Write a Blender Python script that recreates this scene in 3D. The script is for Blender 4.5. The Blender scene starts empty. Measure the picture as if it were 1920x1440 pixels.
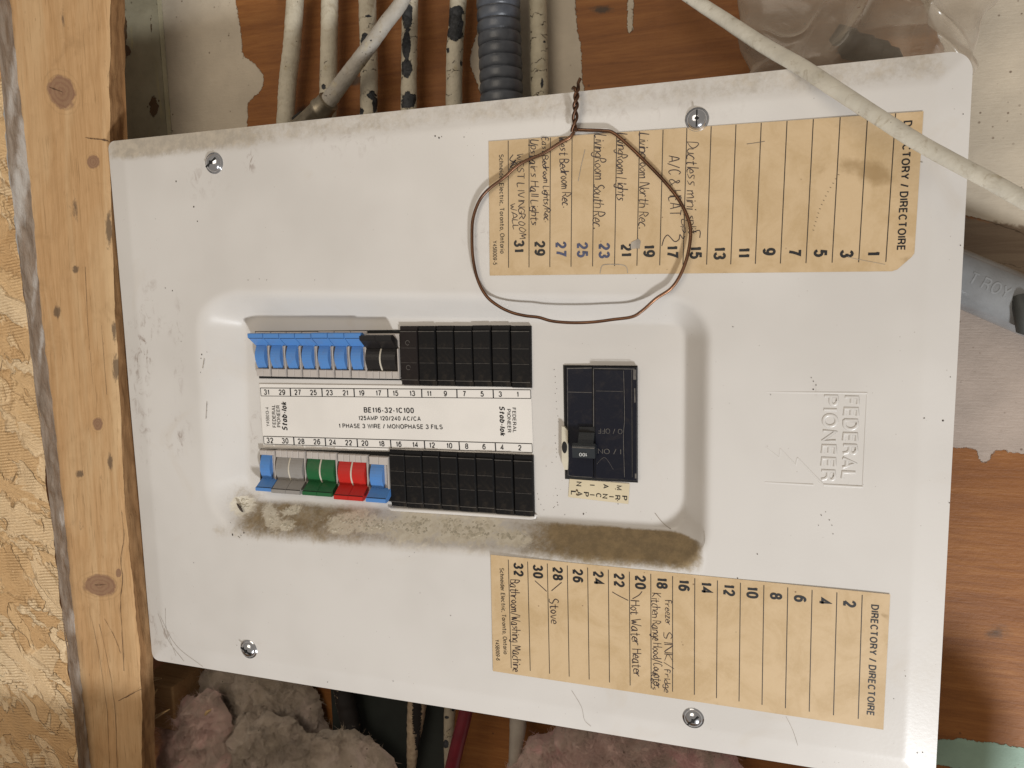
import bpy, math, random
import numpy as np
from mathutils import Vector, Matrix, Euler

# ------------------------------------------------------------------ camera
S = 0.00084                       # one drawing unit = 0.84 mm
CAM = np.array([201.0643, -512.63437, 98.39268])
ROT = (1.44786, 0.02165, 0.3094)
FPX = 1377.184                    # focal length in pixels of a 1920 px wide frame
sc = bpy.context.scene
cd = bpy.data.cameras.new("camera"); cam = bpy.data.objects.new("camera", cd)
sc.collection.objects.link(cam); sc.camera = cam
cam.location = CAM * S; cam.rotation_euler = ROT
cd.sensor_fit = 'HORIZONTAL'; cd.sensor_width = 36.0; cd.lens = 36.0 * FPX / 1920.0
cd.clip_start = 0.005; cd.clip_end = 50

# ------------------------------------------------------------------ light
w = bpy.data.worlds.new("World"); sc.world = w; w.use_nodes = True
bg = w.node_tree.nodes["Background"]
bg.inputs[0].default_value = (1.0, 0.905, 0.80, 1); bg.inputs[1].default_value = 0.275

def area(name, loc, target, size, power, col, sy=None):
    l = bpy.data.lights.new(name, 'AREA'); l.size = size; l.energy = power; l.color = col
    if sy: l.shape = 'RECTANGLE'; l.size_y = sy
    o = bpy.data.objects.new(name, l); sc.collection.objects.link(o)
    o.location = Vector(loc)
    o.rotation_euler = (Vector(target) - Vector(loc)).to_track_quat('-Z', 'Y').to_euler()
    return o
area("key_lamp", (0.80, -0.95, -1.10), (0, 0, 0), 0.15, 20, (0.94, 0.97, 1.0))
area("room_lamp", (-0.25, -1.3, 0.55), (-.1, 0, .05), 0.8, 5.5, (1.0, 0.89, 0.74))
sc.view_settings.view_transform = 'Standard'; sc.view_settings.look = 'None'
sc.view_settings.exposure = 0.10; sc.view_settings.gamma = 1.0
sc.view_settings.use_curve_mapping = False

# ------------------------------------------------------------------ geometry helpers (all in units, panel face is the plane y = 0)
_R = np.array(Euler(ROT, 'XYZ').to_matrix())
def un(px, py, y=0.0):            # photo pixel -> point on the plane at depth y
    d = _R @ np.array([(px - 960) / FPX, -(py - 720) / FPX, -1.0])
    return CAM + (y - CAM[1]) / d[1] * d
def proj(P):
    q = (np.asarray(P, float) - CAM) @ _R
    return np.stack([960 + FPX * q[..., 0] / -q[..., 2], 720 - FPX * q[..., 1] / -q[..., 2]], -1)
def lerp(a, b, t): return a + (b - a) * t
def sstep(a, b, x):
    t = np.clip((x - a) / (b - a), 0, 1); return t * t * (3 - 2 * t)
rng = random.Random(7); nrng = np.random.default_rng(5)

def vnoise(P, scale, seed=0):     # cheap smooth 2d/3d value noise on numpy arrays, -1..1
    P = np.asarray(P, float) / scale
    i = np.floor(P).astype(np.int64); f = P - i; f = f * f * (3 - 2 * f)
    D = P.shape[-1]; out = 0
    for c in range(2 ** D):
        wgt = 1.0; h = np.full(P.shape[:-1], seed * 1013904223 + 12345, dtype=np.int64)
        for k in range(D):
            b = (c >> k) & 1
            wgt = wgt * (f[..., k] if b else 1 - f[..., k])
            h = (h ^ ((i[..., k] + b) * (374761393, 668265263, 1274126177)[k])) & 0x7fffffff
            h = (h * 1103515245 + 12345) & 0x7fffffff
            h = h ^ (h >> 13)
        out = out + wgt * ((h & 0xffff) / 32767.5 - 1)
    return out
def fbm(P, scale, oct=4, seed=0, gain=.5):
    o = 0; a = 1
    for k in range(oct):
        o = o + a * vnoise(P, scale / 2 ** k, seed + k * 17); a *= gain
    return o

def crom(pts, n=8):               # Catmull-Rom resample
    P = [np.array(p, float) for p in pts]
    P = [2 * P[0] - P[1]] + P + [2 * P[-1] - P[-2]]
    out = []
    for i in range(1, len(P) - 2):
        for k in range(n):
            t = k / n; a, b, c, d = P[i - 1:i + 3]
            out.append(.5 * (2 * b + (c - a) * t + (2 * a - 5 * b + 4 * c - d) * t * t + (3 * b - a - 3 * c + d) * t ** 3))
    out.append(P[-2]); return out

def sdpoly(q, poly):              # signed distance in px, positive inside
    q = np.asarray(q, float); poly = np.asarray(poly, float)
    d = np.full(q.shape[:-1], 1e9); ins = np.zeros(q.shape[:-1], bool)
    for a, b in zip(poly, np.roll(poly, -1, 0)):
        e = b - a; wv = q - a
        t = np.clip((wv @ e) / max(e @ e, 1e-9), 0, 1)
        d = np.minimum(d, np.linalg.norm(wv - t[..., None] * e, axis=-1))
        c = (a[1] <= q[..., 1]) != (b[1] <= q[..., 1])
        with np.errstate(divide='ignore', invalid='ignore'):
            xi = a[0] + (q[..., 1] - a[1]) * e[0] / (e[1] if e[1] else 1e-9)
        ins ^= c & (q[..., 0] < xi)
    return np.where(ins, d, -d)
def ell(q, cx, cy, rx, ry, ang=0):  # 1 at centre .5 at the rim 0 outside
    c, s = math.cos(math.radians(ang)), math.sin(math.radians(ang))
    u = ((q[..., 0] - cx) * c + (q[..., 1] - cy) * s) / rx
    v = (-(q[..., 0] - cx) * s + (q[..., 1] - cy) * c) / ry
    return np.clip(1 - .5 * np.sqrt(u * u + v * v), 0, 1)

class MB:
    def __init__(s): s.v = []; s.f = []; s.m = []; s.a = {}; s.sm = []
    def add(s, verts, faces, mi=0, smooth=False):
        b = len(s.v); s.v.extend([tuple(map(float, p)) for p in verts])
        for f in faces:
            s.f.append([b + i for i in f]); s.m.append(mi); s.sm.append(smooth)
        return b
    def box(s, x0, x1, y0, y1, z0, z1, mi=0):
        s.add([(x, y, z) for x in (x0, x1) for y in (y0, y1) for z in (z0, z1)],
              [(0, 1, 3, 2), (4, 6, 7, 5), (0, 4, 5, 1), (2, 3, 7, 6), (0, 2, 6, 4), (1, 5, 7, 3)], mi)
    def rbox(s, x0, x1, y0, y1, z0, z1, r=1.0, mi=0):   # box whose front (low y) rim is chamfered
        V = []
        for y, k in ((y1, 0), (y0 + r, 0), (y0, r)):
            V += [(x0 + k, y, z0 + k), (x1 - k, y, z0 + k), (x1 - k, y, z1 - k), (x0 + k, y, z1 - k)]
        F = [(0, 1, 2, 3), (11, 10, 9, 8)]
        for L in (0, 4):
            for i in range(4):
                j = (i + 1) % 4; F.append((L + i, L + 4 + i, L + 4 + j, L + j))
        s.add(V, F, mi)
    def prism_x(s, prof, x0, x1, mi=0, smooth=False):   # profile of (y, z) extruded along x
        n = len(prof)
        V = [(x0, p[0], p[1]) for p in prof] + [(x1, p[0], p[1]) for p in prof]
        F = [(i, (i + 1) % n, n + (i + 1) % n, n + i) for i in range(n)]
        s.add(V, F, mi, smooth); s.add(V, [tuple(range(n - 1, -1, -1)), tuple(range(n, 2 * n))], mi)
    def tube(s, pts, r, seg=14, mi=0, caps=True, flat=1.0, up=(0, -1, 0)):
        P = [np.array(p, float) for p in pts]; n = len(P)
        rs = r if hasattr(r, '__len__') else [r] * n
        u = np.array(up, float); V = []
        for i in range(n):
            t = P[min(i + 1, n - 1)] - P[max(i - 1, 0)]; t = t / (np.linalg.norm(t) + 1e-12)
            u = u - t * (u @ t); u = u / (np.linalg.norm(u) + 1e-12); b = np.cross(t, u)
            for k in range(seg):
                a = 2 * math.pi * k / seg
                V.append(P[i] + rs[i] * (math.cos(a) * u * flat + math.sin(a) * b))
        F = [(i * seg + k, i * seg + (k + 1) % seg, (i + 1) * seg + (k + 1) % seg, (i + 1) * seg + k)
             for i in range(n - 1) for k in range(seg)]
        b0 = s.add(V, F, mi, True)
        if caps:
            s.add(V[:seg], [tuple(range(seg - 1, -1, -1))], mi); s.add(V[-seg:], [tuple(range(seg))], mi)
        return b0
    def ribbon(s, pts, wd, nrm=(0, -1, 0), mi=0):
        P = [np.array(p, float) for p in pts]; n = len(P); V = []; nr = np.array(nrm, float)
        for i in range(n):
            t = P[min(i + 1, n - 1)] - P[max(i - 1, 0)]; t = t / (np.linalg.norm(t) + 1e-12)
            b = np.cross(t, nr); b = b / (np.linalg.norm(b) + 1e-12)
            ww = (wd[i] if hasattr(wd, '__len__') else wd) * .5
            V += [P[i] - b * ww, P[i] + b * ww]
        s.add(V, [(2 * i, 2 * i + 1, 2 * i + 3, 2 * i + 2) for i in range(n - 1)], mi)
    def disc(s, c, r, mi=0, n=7, asp=1.0, ang=0, jit=.25):
        c = np.array(c, float); ca, sa = math.cos(ang), math.sin(ang); V = []
        for k in range(n):
            a = 2 * math.pi * k / n; q = r * (1 + rng.uniform(-jit, jit))
            u, v = q * math.cos(a), q * asp * math.sin(a)
            V.append(c + np.array([u * ca - v * sa, 0, u * sa + v * ca]))
        s.add(V, [tuple(range(n))], mi)
    def build(s, name, mats, parent=None, loc=None, attrs=None, label=None):
        me = bpy.data.meshes.new(name); V = np.array(s.v, float)
        o = bpy.data.objects.new(name, me); sc.collection.objects.link(o)
        if parent is not None: o.parent = parent
        org = np.zeros(3)
        if parent is not None:
            q = parent
            while q is not None: org = org + np.array(q.location) / S; q = q.parent
        if loc is not None: V = V + np.array(loc, float) * 0; o.location = [float(c) * S for c in (np.array(loc) - org * (parent is not None))]
        elif parent is None:
            c = (V.min(0) + V.max(0)) / 2; V = V - c; o.location = [float(k) * S for k in c]
        else: V = V - org
        me.from_pydata((V * S).tolist(), [], s.f)
        for m in (mats if isinstance(mats, (list, tuple)) else [mats]): me.materials.append(m)
        me.polygons.foreach_set('material_index', s.m); me.polygons.foreach_set('use_smooth', s.sm)
        for k, arr in (attrs or {}).items():
            at = me.attributes.new(k, 'FLOAT', 'POINT'); a = np.zeros(len(V), np.float32); a[:len(arr)] = arr
            at.data.foreach_set('value', a)
        me.update()
        if label: o['label'] = label
        return o
def tag(o, label, cat, group=None):
    o['label'] = label; o['category'] = cat
    if group: o['group'] = group
    return o
def empty(name, loc, label, cat, group=None):
    o = bpy.data.objects.new(name, None); sc.collection.objects.link(o)
    o.location = [c * S for c in loc]; o.empty_display_size = .02
    return tag(o, label, cat, group)

# ------------------------------------------------------------------ materials
class N:
    def __init__(s, name):
        s.mat = bpy.data.materials.new(name); s.mat.use_nodes = True
        s.nt = s.mat.node_tree; s.bsdf = s.nt.nodes['Principled BSDF']; s._c = None
    def node(s, t, **kw):
        n = s.nt.nodes.new(t)
        for k, v in kw.items(): setattr(n, k, v)
        return n
    def put(s, sock, v):
        if isinstance(v, bpy.types.NodeSocket): s.nt.links.new(v, sock)
        elif v is not None:
            if hasattr(v, '__len__') and len(v) == 3 and sock.type == 'RGBA': v = (*v, 1)
            sock.default_value = v
    def co(s, scale=(1, 1, 1), rot=(0, 0, 0)):      # object coordinates in drawing units
        t = s.node('ShaderNodeTexCoord'); m = s.node('ShaderNodeMapping')
        s.nt.links.new(t.outputs['Object'], m.inputs[0])
        m.inputs['Rotation'].default_value = rot; 
        m2 = s.node('ShaderNodeMapping'); s.nt.links.new(m.outputs[0], m2.inputs[0])
        m2.inputs['Scale'].default_value = [c / S for c in scale]
        return m2.outputs[0]
    def noise(s, size=10., detail=4, rough=.55, dist=0., scale=(1, 1, 1), rot=(0, 0, 0), vec=None, out=0):
        n = s.node('ShaderNodeTexNoise'); s.put(n.inputs['Vector'], vec or s.co(scale, rot))
        n.inputs['Scale'].default_value = 1. / size; n.inputs['Detail'].default_value = detail
        n.inputs['Roughness'].default_value = rough; n.inputs['Distortion'].default_value = dist
        return n.outputs[out]
    def voro(s, size=10., feature='F1', scale=(1, 1, 1), rot=(0, 0, 0), out='Distance', vec=None, rnd=1.):
        n = s.node('ShaderNodeTexVoronoi', feature=feature); s.put(n.inputs['Vector'], vec or s.co(scale, rot))
        n.inputs['Scale'].default_value = 1. / size; n.inputs['Randomness'].default_value = rnd
        return n.outputs[out]
    def attr(s, name):
        n = s.node('ShaderNodeAttribute', attribute_name=name); return n.outputs['Fac']
    def math(s, op, a, b=None, c=None, clamp=False):
        n = s.node('ShaderNodeMath', operation=op, use_clamp=clamp)
        s.put(n.inputs[0], a); s.put(n.inputs[1], b)
        if c is not None: s.put(n.inputs[2], c)
        return n.outputs[0]
    def ramp(s, fac, lo, hi, a=0., b=1.):           # smooth map lo..hi -> a..b
        n = s.node('ShaderNodeMapRange', interpolation_type='SMOOTHSTEP')
        s.put(n.inputs['Value'], fac); n.inputs['From Min'].default_value = lo; n.inputs['From Max'].default_value = hi
        n.inputs['To Min'].default_value = a; n.inputs['To Max'].default_value = b
        return n.outputs['Result']
    def cramp(s, fac, stops):
        n = s.node('ShaderNodeValToRGB'); s.put(n.inputs[0], fac); e = n.color_ramp.elements
        while len(e) < len(stops): e.new(.5)
        for k, (p, c) in enumerate(stops): e[k].position = p; e[k].color = (*c, 1)
        return n.outputs[0]
    def mix(s, fac, a, b, mode='MIX'):
        n = s.node('ShaderNodeMix', data_type='RGBA', blend_type=mode)
        s.put(n.inputs[0], fac); s.put(n.inputs[6], a); s.put(n.inputs[7], b); return n.outputs[2]
    def bump(s, h, dist=.5, strength=1., prev=None):
        n = s.node('ShaderNodeBump'); s.put(n.inputs['Height'], h)
        n.inputs['Distance'].default_value = dist * S; n.inputs['Strength'].default_value = strength
        if prev is not None: s.put(n.inputs['Normal'], prev)
        return n.outputs[0]
    def done(s, col, rough=.5, normal=None, metal=0., spec=.5, **kw):
        b = s.bsdf; s.put(b.inputs['Base Color'], col); s.put(b.inputs['Roughness'], rough)
        b.inputs['Metallic'].default_value = metal; b.inputs['Specular IOR Level'].default_value = spec
        if normal is not None: s.put(b.inputs['Normal'], normal)
        for k, v in kw.items(): s.put(b.inputs[k], v)
        return s.mat
def plain(name, col, rough=.5, var=.15, size=6., spec=.5, metal=0., bump=.0):
    n = N(name); c = n.mix(n.ramp(n.noise(size), .3, .75, 0, 1), col, tuple(k * (1 - var) for k in col))
    return n.done(c, rough, n.bump(n.noise(size * .15, 3), bump) if bump else None, metal, spec)
def speck(n, col, size, thr, dark, amt=1., scale=(1, 1, 1)):
    v = n.voro(size, scale=scale); k = n.ramp(n.noise(size * 4, 2), .5, .62)
    return n.mix(n.math('MULTIPLY', n.math('MULTIPLY', n.ramp(v, thr, thr * .5), k), amt), col, dark)

def m_cover():
    n = N('panel_paint')
    base = n.mix(n.ramp(n.noise(120, 3), .35, .7), (.665, .630, .590), (.605, .570, .530))
    stain = n.ramp(n.noise(70, 5, .6, 1.), .60, .80, 0, .22)
    base = n.mix(stain, base, (.52, .42, .30))
    base = speck(n, base, 5.5, .08, (.25, .20, .15), .5)
    fine = n.noise(3.2, 6, .75); mid = n.noise(16, 5, .65, .6)
    for nm, colr, lo, hi, amt in (('lightdust', (.34, .285, .21), .38, .86, .75), ('dust', (.225, .16, .08), .34, .92, .95)):
        s_ = n.math('ADD', n.attr(nm), n.math('ADD', n.math('MULTIPLY', n.math('SUBTRACT', mid, .5), .55),
                                              n.math('MULTIPLY', n.math('SUBTRACT', fine, .5), .55)))
        f_ = n.math('MULTIPLY', n.ramp(s_, lo, hi, 0, amt), n.ramp(n.attr(nm), .02, .2))
        vc = n.mix(n.ramp(n.noise(9, 5, .7), .35, .7), colr, tuple(c * 1.5 for c in colr))
        base = n.mix(f_, base, vc)
    smear = n.math('MULTIPLY', n.ramp(n.noise(7, 5, .7, .8, (1, 1, .6)), .5, .72), n.attr('smear'))
    base = n.mix(smear, base, (.24, .17, .13))
    rub = n.math('MULTIPLY', n.ramp(n.math('ADD', n.attr('rub'), n.math('MULTIPLY', n.math('SUBTRACT', n.noise(9, 7, .72, 1.8), .5), 1.3)), .30, .60), .92)
    base = n.mix(rub, base, n.mix(n.ramp(n.noise(5, 5, .7), .35, .7), (.78, .72, .60), (.64, .57, .45)))
    rough = n.ramp(n.attr('dust'), .1, .5, .31, .9)
    h = n.math('ADD', n.math('MULTIPLY', n.noise(2.6, 2), .4), n.math('MULTIPLY', n.attr('dust'), n.math('MULTIPLY', n.noise(2.2, 5, .8), 5.)))
    return n.done(base, rough, n.bump(h, .16, .6), spec=.5)
def m_paper():
    n = N('sticker_paper')
    c = n.mix(n.ramp(n.noise(34, 5, .65, .8), .38, .68), (.61, .445, .262), (.52, .365, .195))
    c = n.mix(n.ramp(n.noise(2.2, 4, .7), .3, .8, 0, .25), c, (.66, .50, .31))
    c = n.mix(n.math('MULTIPLY', n.ramp(n.math('ADD', n.attr('stain'), n.math('MULTIPLY', n.math('SUBTRACT', n.noise(12, 5, .65), .5), .8)), .35, .8), .7), c, (.30, .19, .08))
    c = speck(n, c, 9, .09, (.18, .10, .05), .8)
    return n.done(c, .48, n.bump(n.noise(14, 4), .25, .5), spec=.35)
def wood(name, c1, c2, c3, axis=2, grain=1.6, blobs=True, rough=.7, bumpd=.35, stretch=26, spec=.25):
    n = N(name); sc_ = [1, 1, 1]; sc_[axis] = 1 / stretch
    g = n.noise(grain * 1.6, 6, .72, .8, sc_); big = n.noise(grain * 14, 3, .5, 1.2, [1, 1, 1] if axis is None else [k if k == 1 else 1 / 7 for k in sc_])
    c = n.mix(n.ramp(g, .32, .70), c1, c2)
    c = n.mix(n.ramp(big, .40, .72, 0, .75), c, c3); c = n.mix(n.ramp(n.noise(grain * .8, 3, .6, .3, sc_), .58, .70, 0, .5), c, tuple(k * .62 for k in c2)); c = n.mix(n.ramp(n.noise(38, 5, .65, .8), .5, .75, 0, .4), c, tuple(k * .7 for k in c2))
    if blobs:
        s_ = n.math('ADD', n.attr('knot'), n.math('MULTIPLY', n.math('SUBTRACT', n.noise(9, 4, .6), .5), .35))
        ring = n.math('SINE', n.math('ADD', n.math('MULTIPLY', n.attr('knot'), 42.), n.math('MULTIPLY', n.noise(7, 5, .7), 9.)))
        c = n.mix(n.math('MULTIPLY', n.ramp(s_, .50, .60), .88), c, n.mix(n.ramp(ring, -1, 1), (.24, .13, .08), (.30, .175, .11)))
        c = n.mix(n.math('MULTIPLY', n.ramp(ring, .1, 1), n.ramp(n.attr('knot'), .25, .5, 0, .28)), c, tuple(k * .55 for k in c2))
        dk = n.math('ADD', n.attr('dirt'), n.math('MULTIPLY', n.math('SUBTRACT', n.noise(7, 6, .75, .5, (1, 1, .45)), .5), 1.35))
        c = n.mix(n.ramp(dk, .45, .75, 0, .8), c, (.11, .075, .05))
    c = speck(n, c, 8, .09, (.16, .09, .05), .4, sc_ if axis is None else [k if k == 1 else .35 for k in sc_])
    return n.done(c, rough, n.bump(g, bumpd, .7), spec=spec)
def m_osb():
    n = N('strand_board')
    cols = None; hts = None
    for i, (ang, sz, st) in enumerate(((.95, 34, .22), (.60, 42, .20), (1.20, 36, .22))):
        vec = n.co((1, 1, st), (0, ang, 0))
        wv = n.node('ShaderNodeVectorMath', operation='MULTIPLY_ADD')
        nz = n.node('ShaderNodeTexNoise'); n.put(nz.inputs['Vector'], n.co()); nz.inputs['Scale'].default_value = 1 / 16.; nz.inputs['Detail'].default_value = 3
        n.put(wv.inputs[0], nz.outputs['Color']); wv.inputs[1].default_value = (14, 14, 10); n.put(wv.inputs[2], vec)
        cell = n.voro(sz, out='Color', vec=wv.outputs[0]); ed = n.voro(sz, 'DISTANCE_TO_EDGE', vec=wv.outputs[0])
        sep = n.node('ShaderNodeSeparateColor'); n.put(sep.inputs[0], cell)
        fib = n.noise(1.3, 4, .7, .3, (1, 1, .06), (0, ang, 0))
        c = n.cramp(n.math('ADD', n.math('MULTIPLY', sep.outputs[0], .75), n.math('MULTIPLY', fib, .35)),
                    [(.15, (.64, .39, .18)), (.5, (.77, .51, .26)), (.85, (.86, .64, .39))])
        c = n.mix(n.ramp(ed, .0, .03, .28, 0), c, (.38, .21, .09))
        h = n.math('ADD', n.math('MULTIPLY', sep.outputs[1], 3.2), n.math('ADD', n.math('MULTIPLY', fib, 1.1), n.ramp(ed, 0, .06, -.9, 0)))
        if cols is None: cols, hts = c, h
        else:
            k = n.ramp(n.noise(30, 3, .5, 1., (1, 1, .6), (0, ang, 0), out=0), .50, .53)
            cols = n.mix(k, cols, c)
            m_ = n.node('ShaderNodeMix', data_type='FLOAT'); n.put(m_.inputs[0], k); n.put(m_.inputs[2], hts); n.put(m_.inputs[3], h); hts = m_.outputs[0]
    wv = n.node('ShaderNodeTexWave', wave_type='BANDS', bands_direction='Z'); n.put(wv.inputs['Vector'], n.co((1, 1, 1), (0, .12, 0)))
    wv.inputs['Scale'].default_value = .115; wv.inputs['Distortion'].default_value = 1.5; wv.inputs['Detail'].default_value = 2
    tex = n.math('MULTIPLY', n.math('MULTIPLY', wv.outputs[1], .45), n.ramp(n.noise(26, 3), .40, .60))
    cols = speck(n, cols, 12, .12, (.13, .06, .03), .7)
    return n.done(cols, .65, n.bump(n.math('ADD', hts, tex), 1.7, 1.), spec=.3)
def m_plywood():
    n = N('plywood_painted')
    g = n.noise(7, 6, .65, .7, (.06, 1, 1)); fine = n.noise(1.5, 4, .7, 0, (.10, 1, 1)); big = n.noise(80, 3)
    c = n.cramp(n.math('ADD', n.math('MULTIPLY', g, .7), n.math('MULTIPLY', fine, .3)),
                [(.30, (.18, .062, .015)), (.52, (.29, .112, .028)), (.72, (.39, .170, .048))])
    c = n.mix(n.ramp(big, .35, .7, 0, .35), c, (.20, .075, .022))
    c = speck(n, c, 14, .10, (.05, .02, .01), .8)
    rag = n.math('MULTIPLY', n.math('SUBTRACT', n.noise(6, 6, .7, .8), .5), .55)
    dk = n.math('ADD', n.attr('grime'), n.math('MULTIPLY', n.math('SUBTRACT', n.noise(12, 5, .65), .5), .7))
    c = n.mix(n.ramp(dk, .40, .75, 0, .85), c, (.05, .040, .030))
    tot = None
    for nm, colr in (('cream', (.58, .50, .39)), ('pink', (.45, .365, .305)), ('mint', (.30, .42, .33))):
        m = n.ramp(n.math('ADD', n.attr(nm), rag), .47, .53)
        pc = n.mix(n.ramp(n.noise(40, 4), .3, .7), colr, tuple(k * .84 for k in colr))
        pc = speck(n, pc, 7, .16, (.16, .11, .075), .85)
        c = n.mix(m, c, pc)
        tot = m if tot is None else n.math('MAXIMUM', tot, m)
    bare = n.math('ADD', n.attr('bare'), rag); c = n.mix(n.ramp(bare, .4, .6), c, n.mix(n.ramp(n.noise(9, 5, .6, .5, (.08, 1, 1)), .3, .7), (.25, .185, .125), (.17, .115, .075)))
    h = n.math('ADD', n.math('MULTIPLY', tot, 1.6), n.math('ADD', n.math('MULTIPLY', fine, .4), n.math('MULTIPLY', n.noise(5, 4, .6), .6)))
    return n.done(c, .55, n.bump(h, .8, .8), spec=.3)
def m_cable(name, under=(.055, .057, .062), thr=.5, crack=.5, col=(.60, .54, .42), fl=0.0, sz=9., bmp=.9):
    n = N(name)
    c = n.mix(n.ramp(n.noise(14, 4), .3, .7), col, tuple(k * .84 for k in col))
    c = n.mix(n.ramp(n.noise(18, 3), .6, .72, 0, .35), c, (.62, .52, .26))
    wv = n.node('ShaderNodeVectorMath', operation='MULTIPLY_ADD'); nz = n.node('ShaderNodeTexNoise'); n.put(nz.inputs['Vector'], n.co()); nz.inputs['Scale'].default_value = 1 / 5.; nz.inputs['Detail'].default_value = 4
    n.put(wv.inputs[0], nz.outputs['Color']); wv.inputs[1].default_value = (7, 7, 9); n.put(wv.inputs[2], n.co((.45, .45, 1.3)))
    cr = n.math('MULTIPLY', n.ramp(n.voro(13, 'DISTANCE_TO_EDGE', vec=wv.outputs[0]), .028, .010), n.ramp(n.noise(12, 3), .66 - .16 * crack, .72 - .16 * crack))
    c = n.mix(cr, c, (.07, .05, .035)); c = n.mix(n.ramp(n.noise(9, 6, .72, .6), .50, .74, 0, .65), c, (.33, .26, .17)); c = speck(n, c, 5, .16, (.12, .09, .06), .9)
    s_ = n.math('ADD', n.math('ADD', n.attr('flake'), fl), n.math('MULTIPLY', n.math('SUBTRACT', n.noise(sz, 5, .6, .8), .5), .75))
    m = n.ramp(s_, thr - .02, thr + .02)
    u = n.mix(n.ramp(n.noise(4, 4, .7), .35, .65), under, tuple(k * .35 for k in under))
    c = n.mix(m, c, u)
    h = n.math('SUBTRACT', n.math('MULTIPLY', n.noise(3.4, 4, .65), .9), n.math('ADD', n.math('MULTIPLY', m, 1.6), n.math('MULTIPLY', cr, 1.0)))
    return n.done(c, .6, n.bump(h, bmp, .9), spec=.3)

M = {}
M['cover'] = m_cover(); M['paper'] = m_paper()
M['ink'] = plain('black_ink', (.012, .011, .012), .5, .3, 8)
M['blueink'] = plain('faded_blue_ink', (.075, .085, .16), .5, .5, 3)
M['pen'] = plain('pen_ink', (.030, .018, .026), .5, .35, 10)
M['line'] = plain('ruled_line_ink', (.035, .025, .018), .5, .3, 10)
M['white_sticker'] = plain('white_sticker', (.80, .755, .70), .38, .07, 50, .4)
M['cream_sticker'] = plain('cream_sticker', (.68, .58, .40), .4, .10, 30, .4)
M['dark'] = plain('slot_dark', (.010, .009, .008), .8, .3)
M['speck'] = plain('dirt_speck', (.075, .052, .038), .8, .5, 3)
M['scuff'] = plain('scuff_mark', (.42, .365, .30), .7, .4, 6)
M['greyline'] = plain('scratch_grey', (.10, .10, .11), .6, .4, 6)
def dusty(name, col, amt=.5, rough=.45, spec=.4):
    n = N(name); c = n.mix(n.ramp(n.noise(9, 5, .7, .6), .48, .78, 0, amt), col, tuple(k * .45 + d for k, d in zip(col, (.10, .075, .05))))
    return n.done(c, rough, n.bump(n.noise(1.5, 3), .10, .6), spec=spec)
M['blue'] = dusty('blue_plastic', (.085, .235, .55), .42)
M['black'] = dusty('black_plastic', (.013, .011, .011), .16, .40)
M['blank'] = dusty('black_filler_plastic', (.0065, .0058, .006), .25, .5, .2)
M['brownblank'] = dusty('brown_black_plastic', (.012, .008, .0075), .14, .46, .25)
M['grey'] = dusty('grey_plastic', (.29, .27, .25), .50)
M['green'] = dusty('green_plastic', (.014, .11, .034), .34)
M['red'] = dusty('red_plastic', (.50, .018, .012), .22)
M['body'] = dusty('pale_breaker_body', (.50, .45, .41), .35, .5)
M['sep'] = plain('cream_divider', (.62, .56, .46), .5)
M['maincase'] = dusty('navy_black_plastic', (.006, .007, .014), .15, .38, .28)
M['handle'] = dusty('main_handle_plastic', (.018, .022, .026), .15, .40, .5)
M['edgewear'] = plain('worn_edge', (.14, .125, .11), .5, .5, 4)
M['whiteprint'] = plain('white_print', (.60, .60, .58), .5, .05)
M['tab'] = plain('white_tab', (.66, .60, .47), .4, .12, 12)
M['zinc'] = N('zinc_screw').done((.62, .63, .66), .17, metal=1.)
M['brass'] = plain('connector_metal', (.36, .31, .23), .38, .3, 5, .5, .85)
def m_copper():
    n = N('aged_copper'); c = n.mix(n.ramp(n.noise(26, 4), .35, .68), (.165, .082, .045), (.085, .045, .028))
    return n.done(c, n.ramp(n.noise(10), .3, .7, .28, .48), metal=.85)
M['copper'] = m_copper()
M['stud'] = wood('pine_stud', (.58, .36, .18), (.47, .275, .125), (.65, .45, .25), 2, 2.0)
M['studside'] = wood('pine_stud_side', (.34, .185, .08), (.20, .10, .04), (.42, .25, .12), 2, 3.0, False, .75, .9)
M['block'] = wood('wood_block', (.33, .19, .085), (.25, .135, .055), (.37, .23, .11), 0, 1.8, False)
M['osb'] = m_osb()
def m_edge():
    n = N('weathered_edge')
    c = n.mix(n.ramp(n.noise(5, 5, .7, .4, (1, 1, .12)), .3, .72), (.36, .295, .235), (.21, .165, .125))
    s_ = n.math('ADD', n.attr('white'), n.math('MULTIPLY', n.math('SUBTRACT', n.noise(9, 6, .7, .6, (1, 1, .3)), .5), 1.2))
    c = n.mix(n.ramp(s_, .40, .80), c, (.50, .47, .43))
    return n.done(c, .7, n.bump(n.noise(4, 5, .7, .4, (1, 1, .3)), 1.6, .9), spec=.3)
M['edge'] = m_edge(); M['ply'] = m_plywood()
def m_plank():
    n = N('cream_plank'); c = n.mix(n.ramp(n.noise(30, 4), .3, .7), (.46, .42, .29), (.36, .325, .22))
    c = n.mix(n.ramp(n.noise(14, 4, .6, .5, (1, 1, .15)), .58, .72, 0, .5), c, (.58, .50, .22))
    c = speck(n, c, 9, .17, (.09, .065, .035), .9)
    s_ = n.math('ADD', n.attr('flake'), n.math('MULTIPLY', n.math('SUBTRACT', n.noise(8, 6, .7), .5), .8)); m = n.ramp(s_, .47, .53)
    c = n.mix(m, c, (.13, .075, .035))
    return n.done(c, .6, n.bump(n.math('SUBTRACT', n.math('MULTIPLY', n.noise(4, 4), .5), m), .8, .8), spec=.3)
M['plank'] = m_plank()
def m_conduit():
    n = N('flexible_conduit_grey'); c = n.mix(n.ramp(n.noise(10, 4), .3, .7), (.088, .096, .112), (.055, .060, .072))
    return n.done(c, .36, n.bump(n.noise(1.2, 3), .1), spec=.5)
M['conduit'] = m_conduit()
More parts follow.
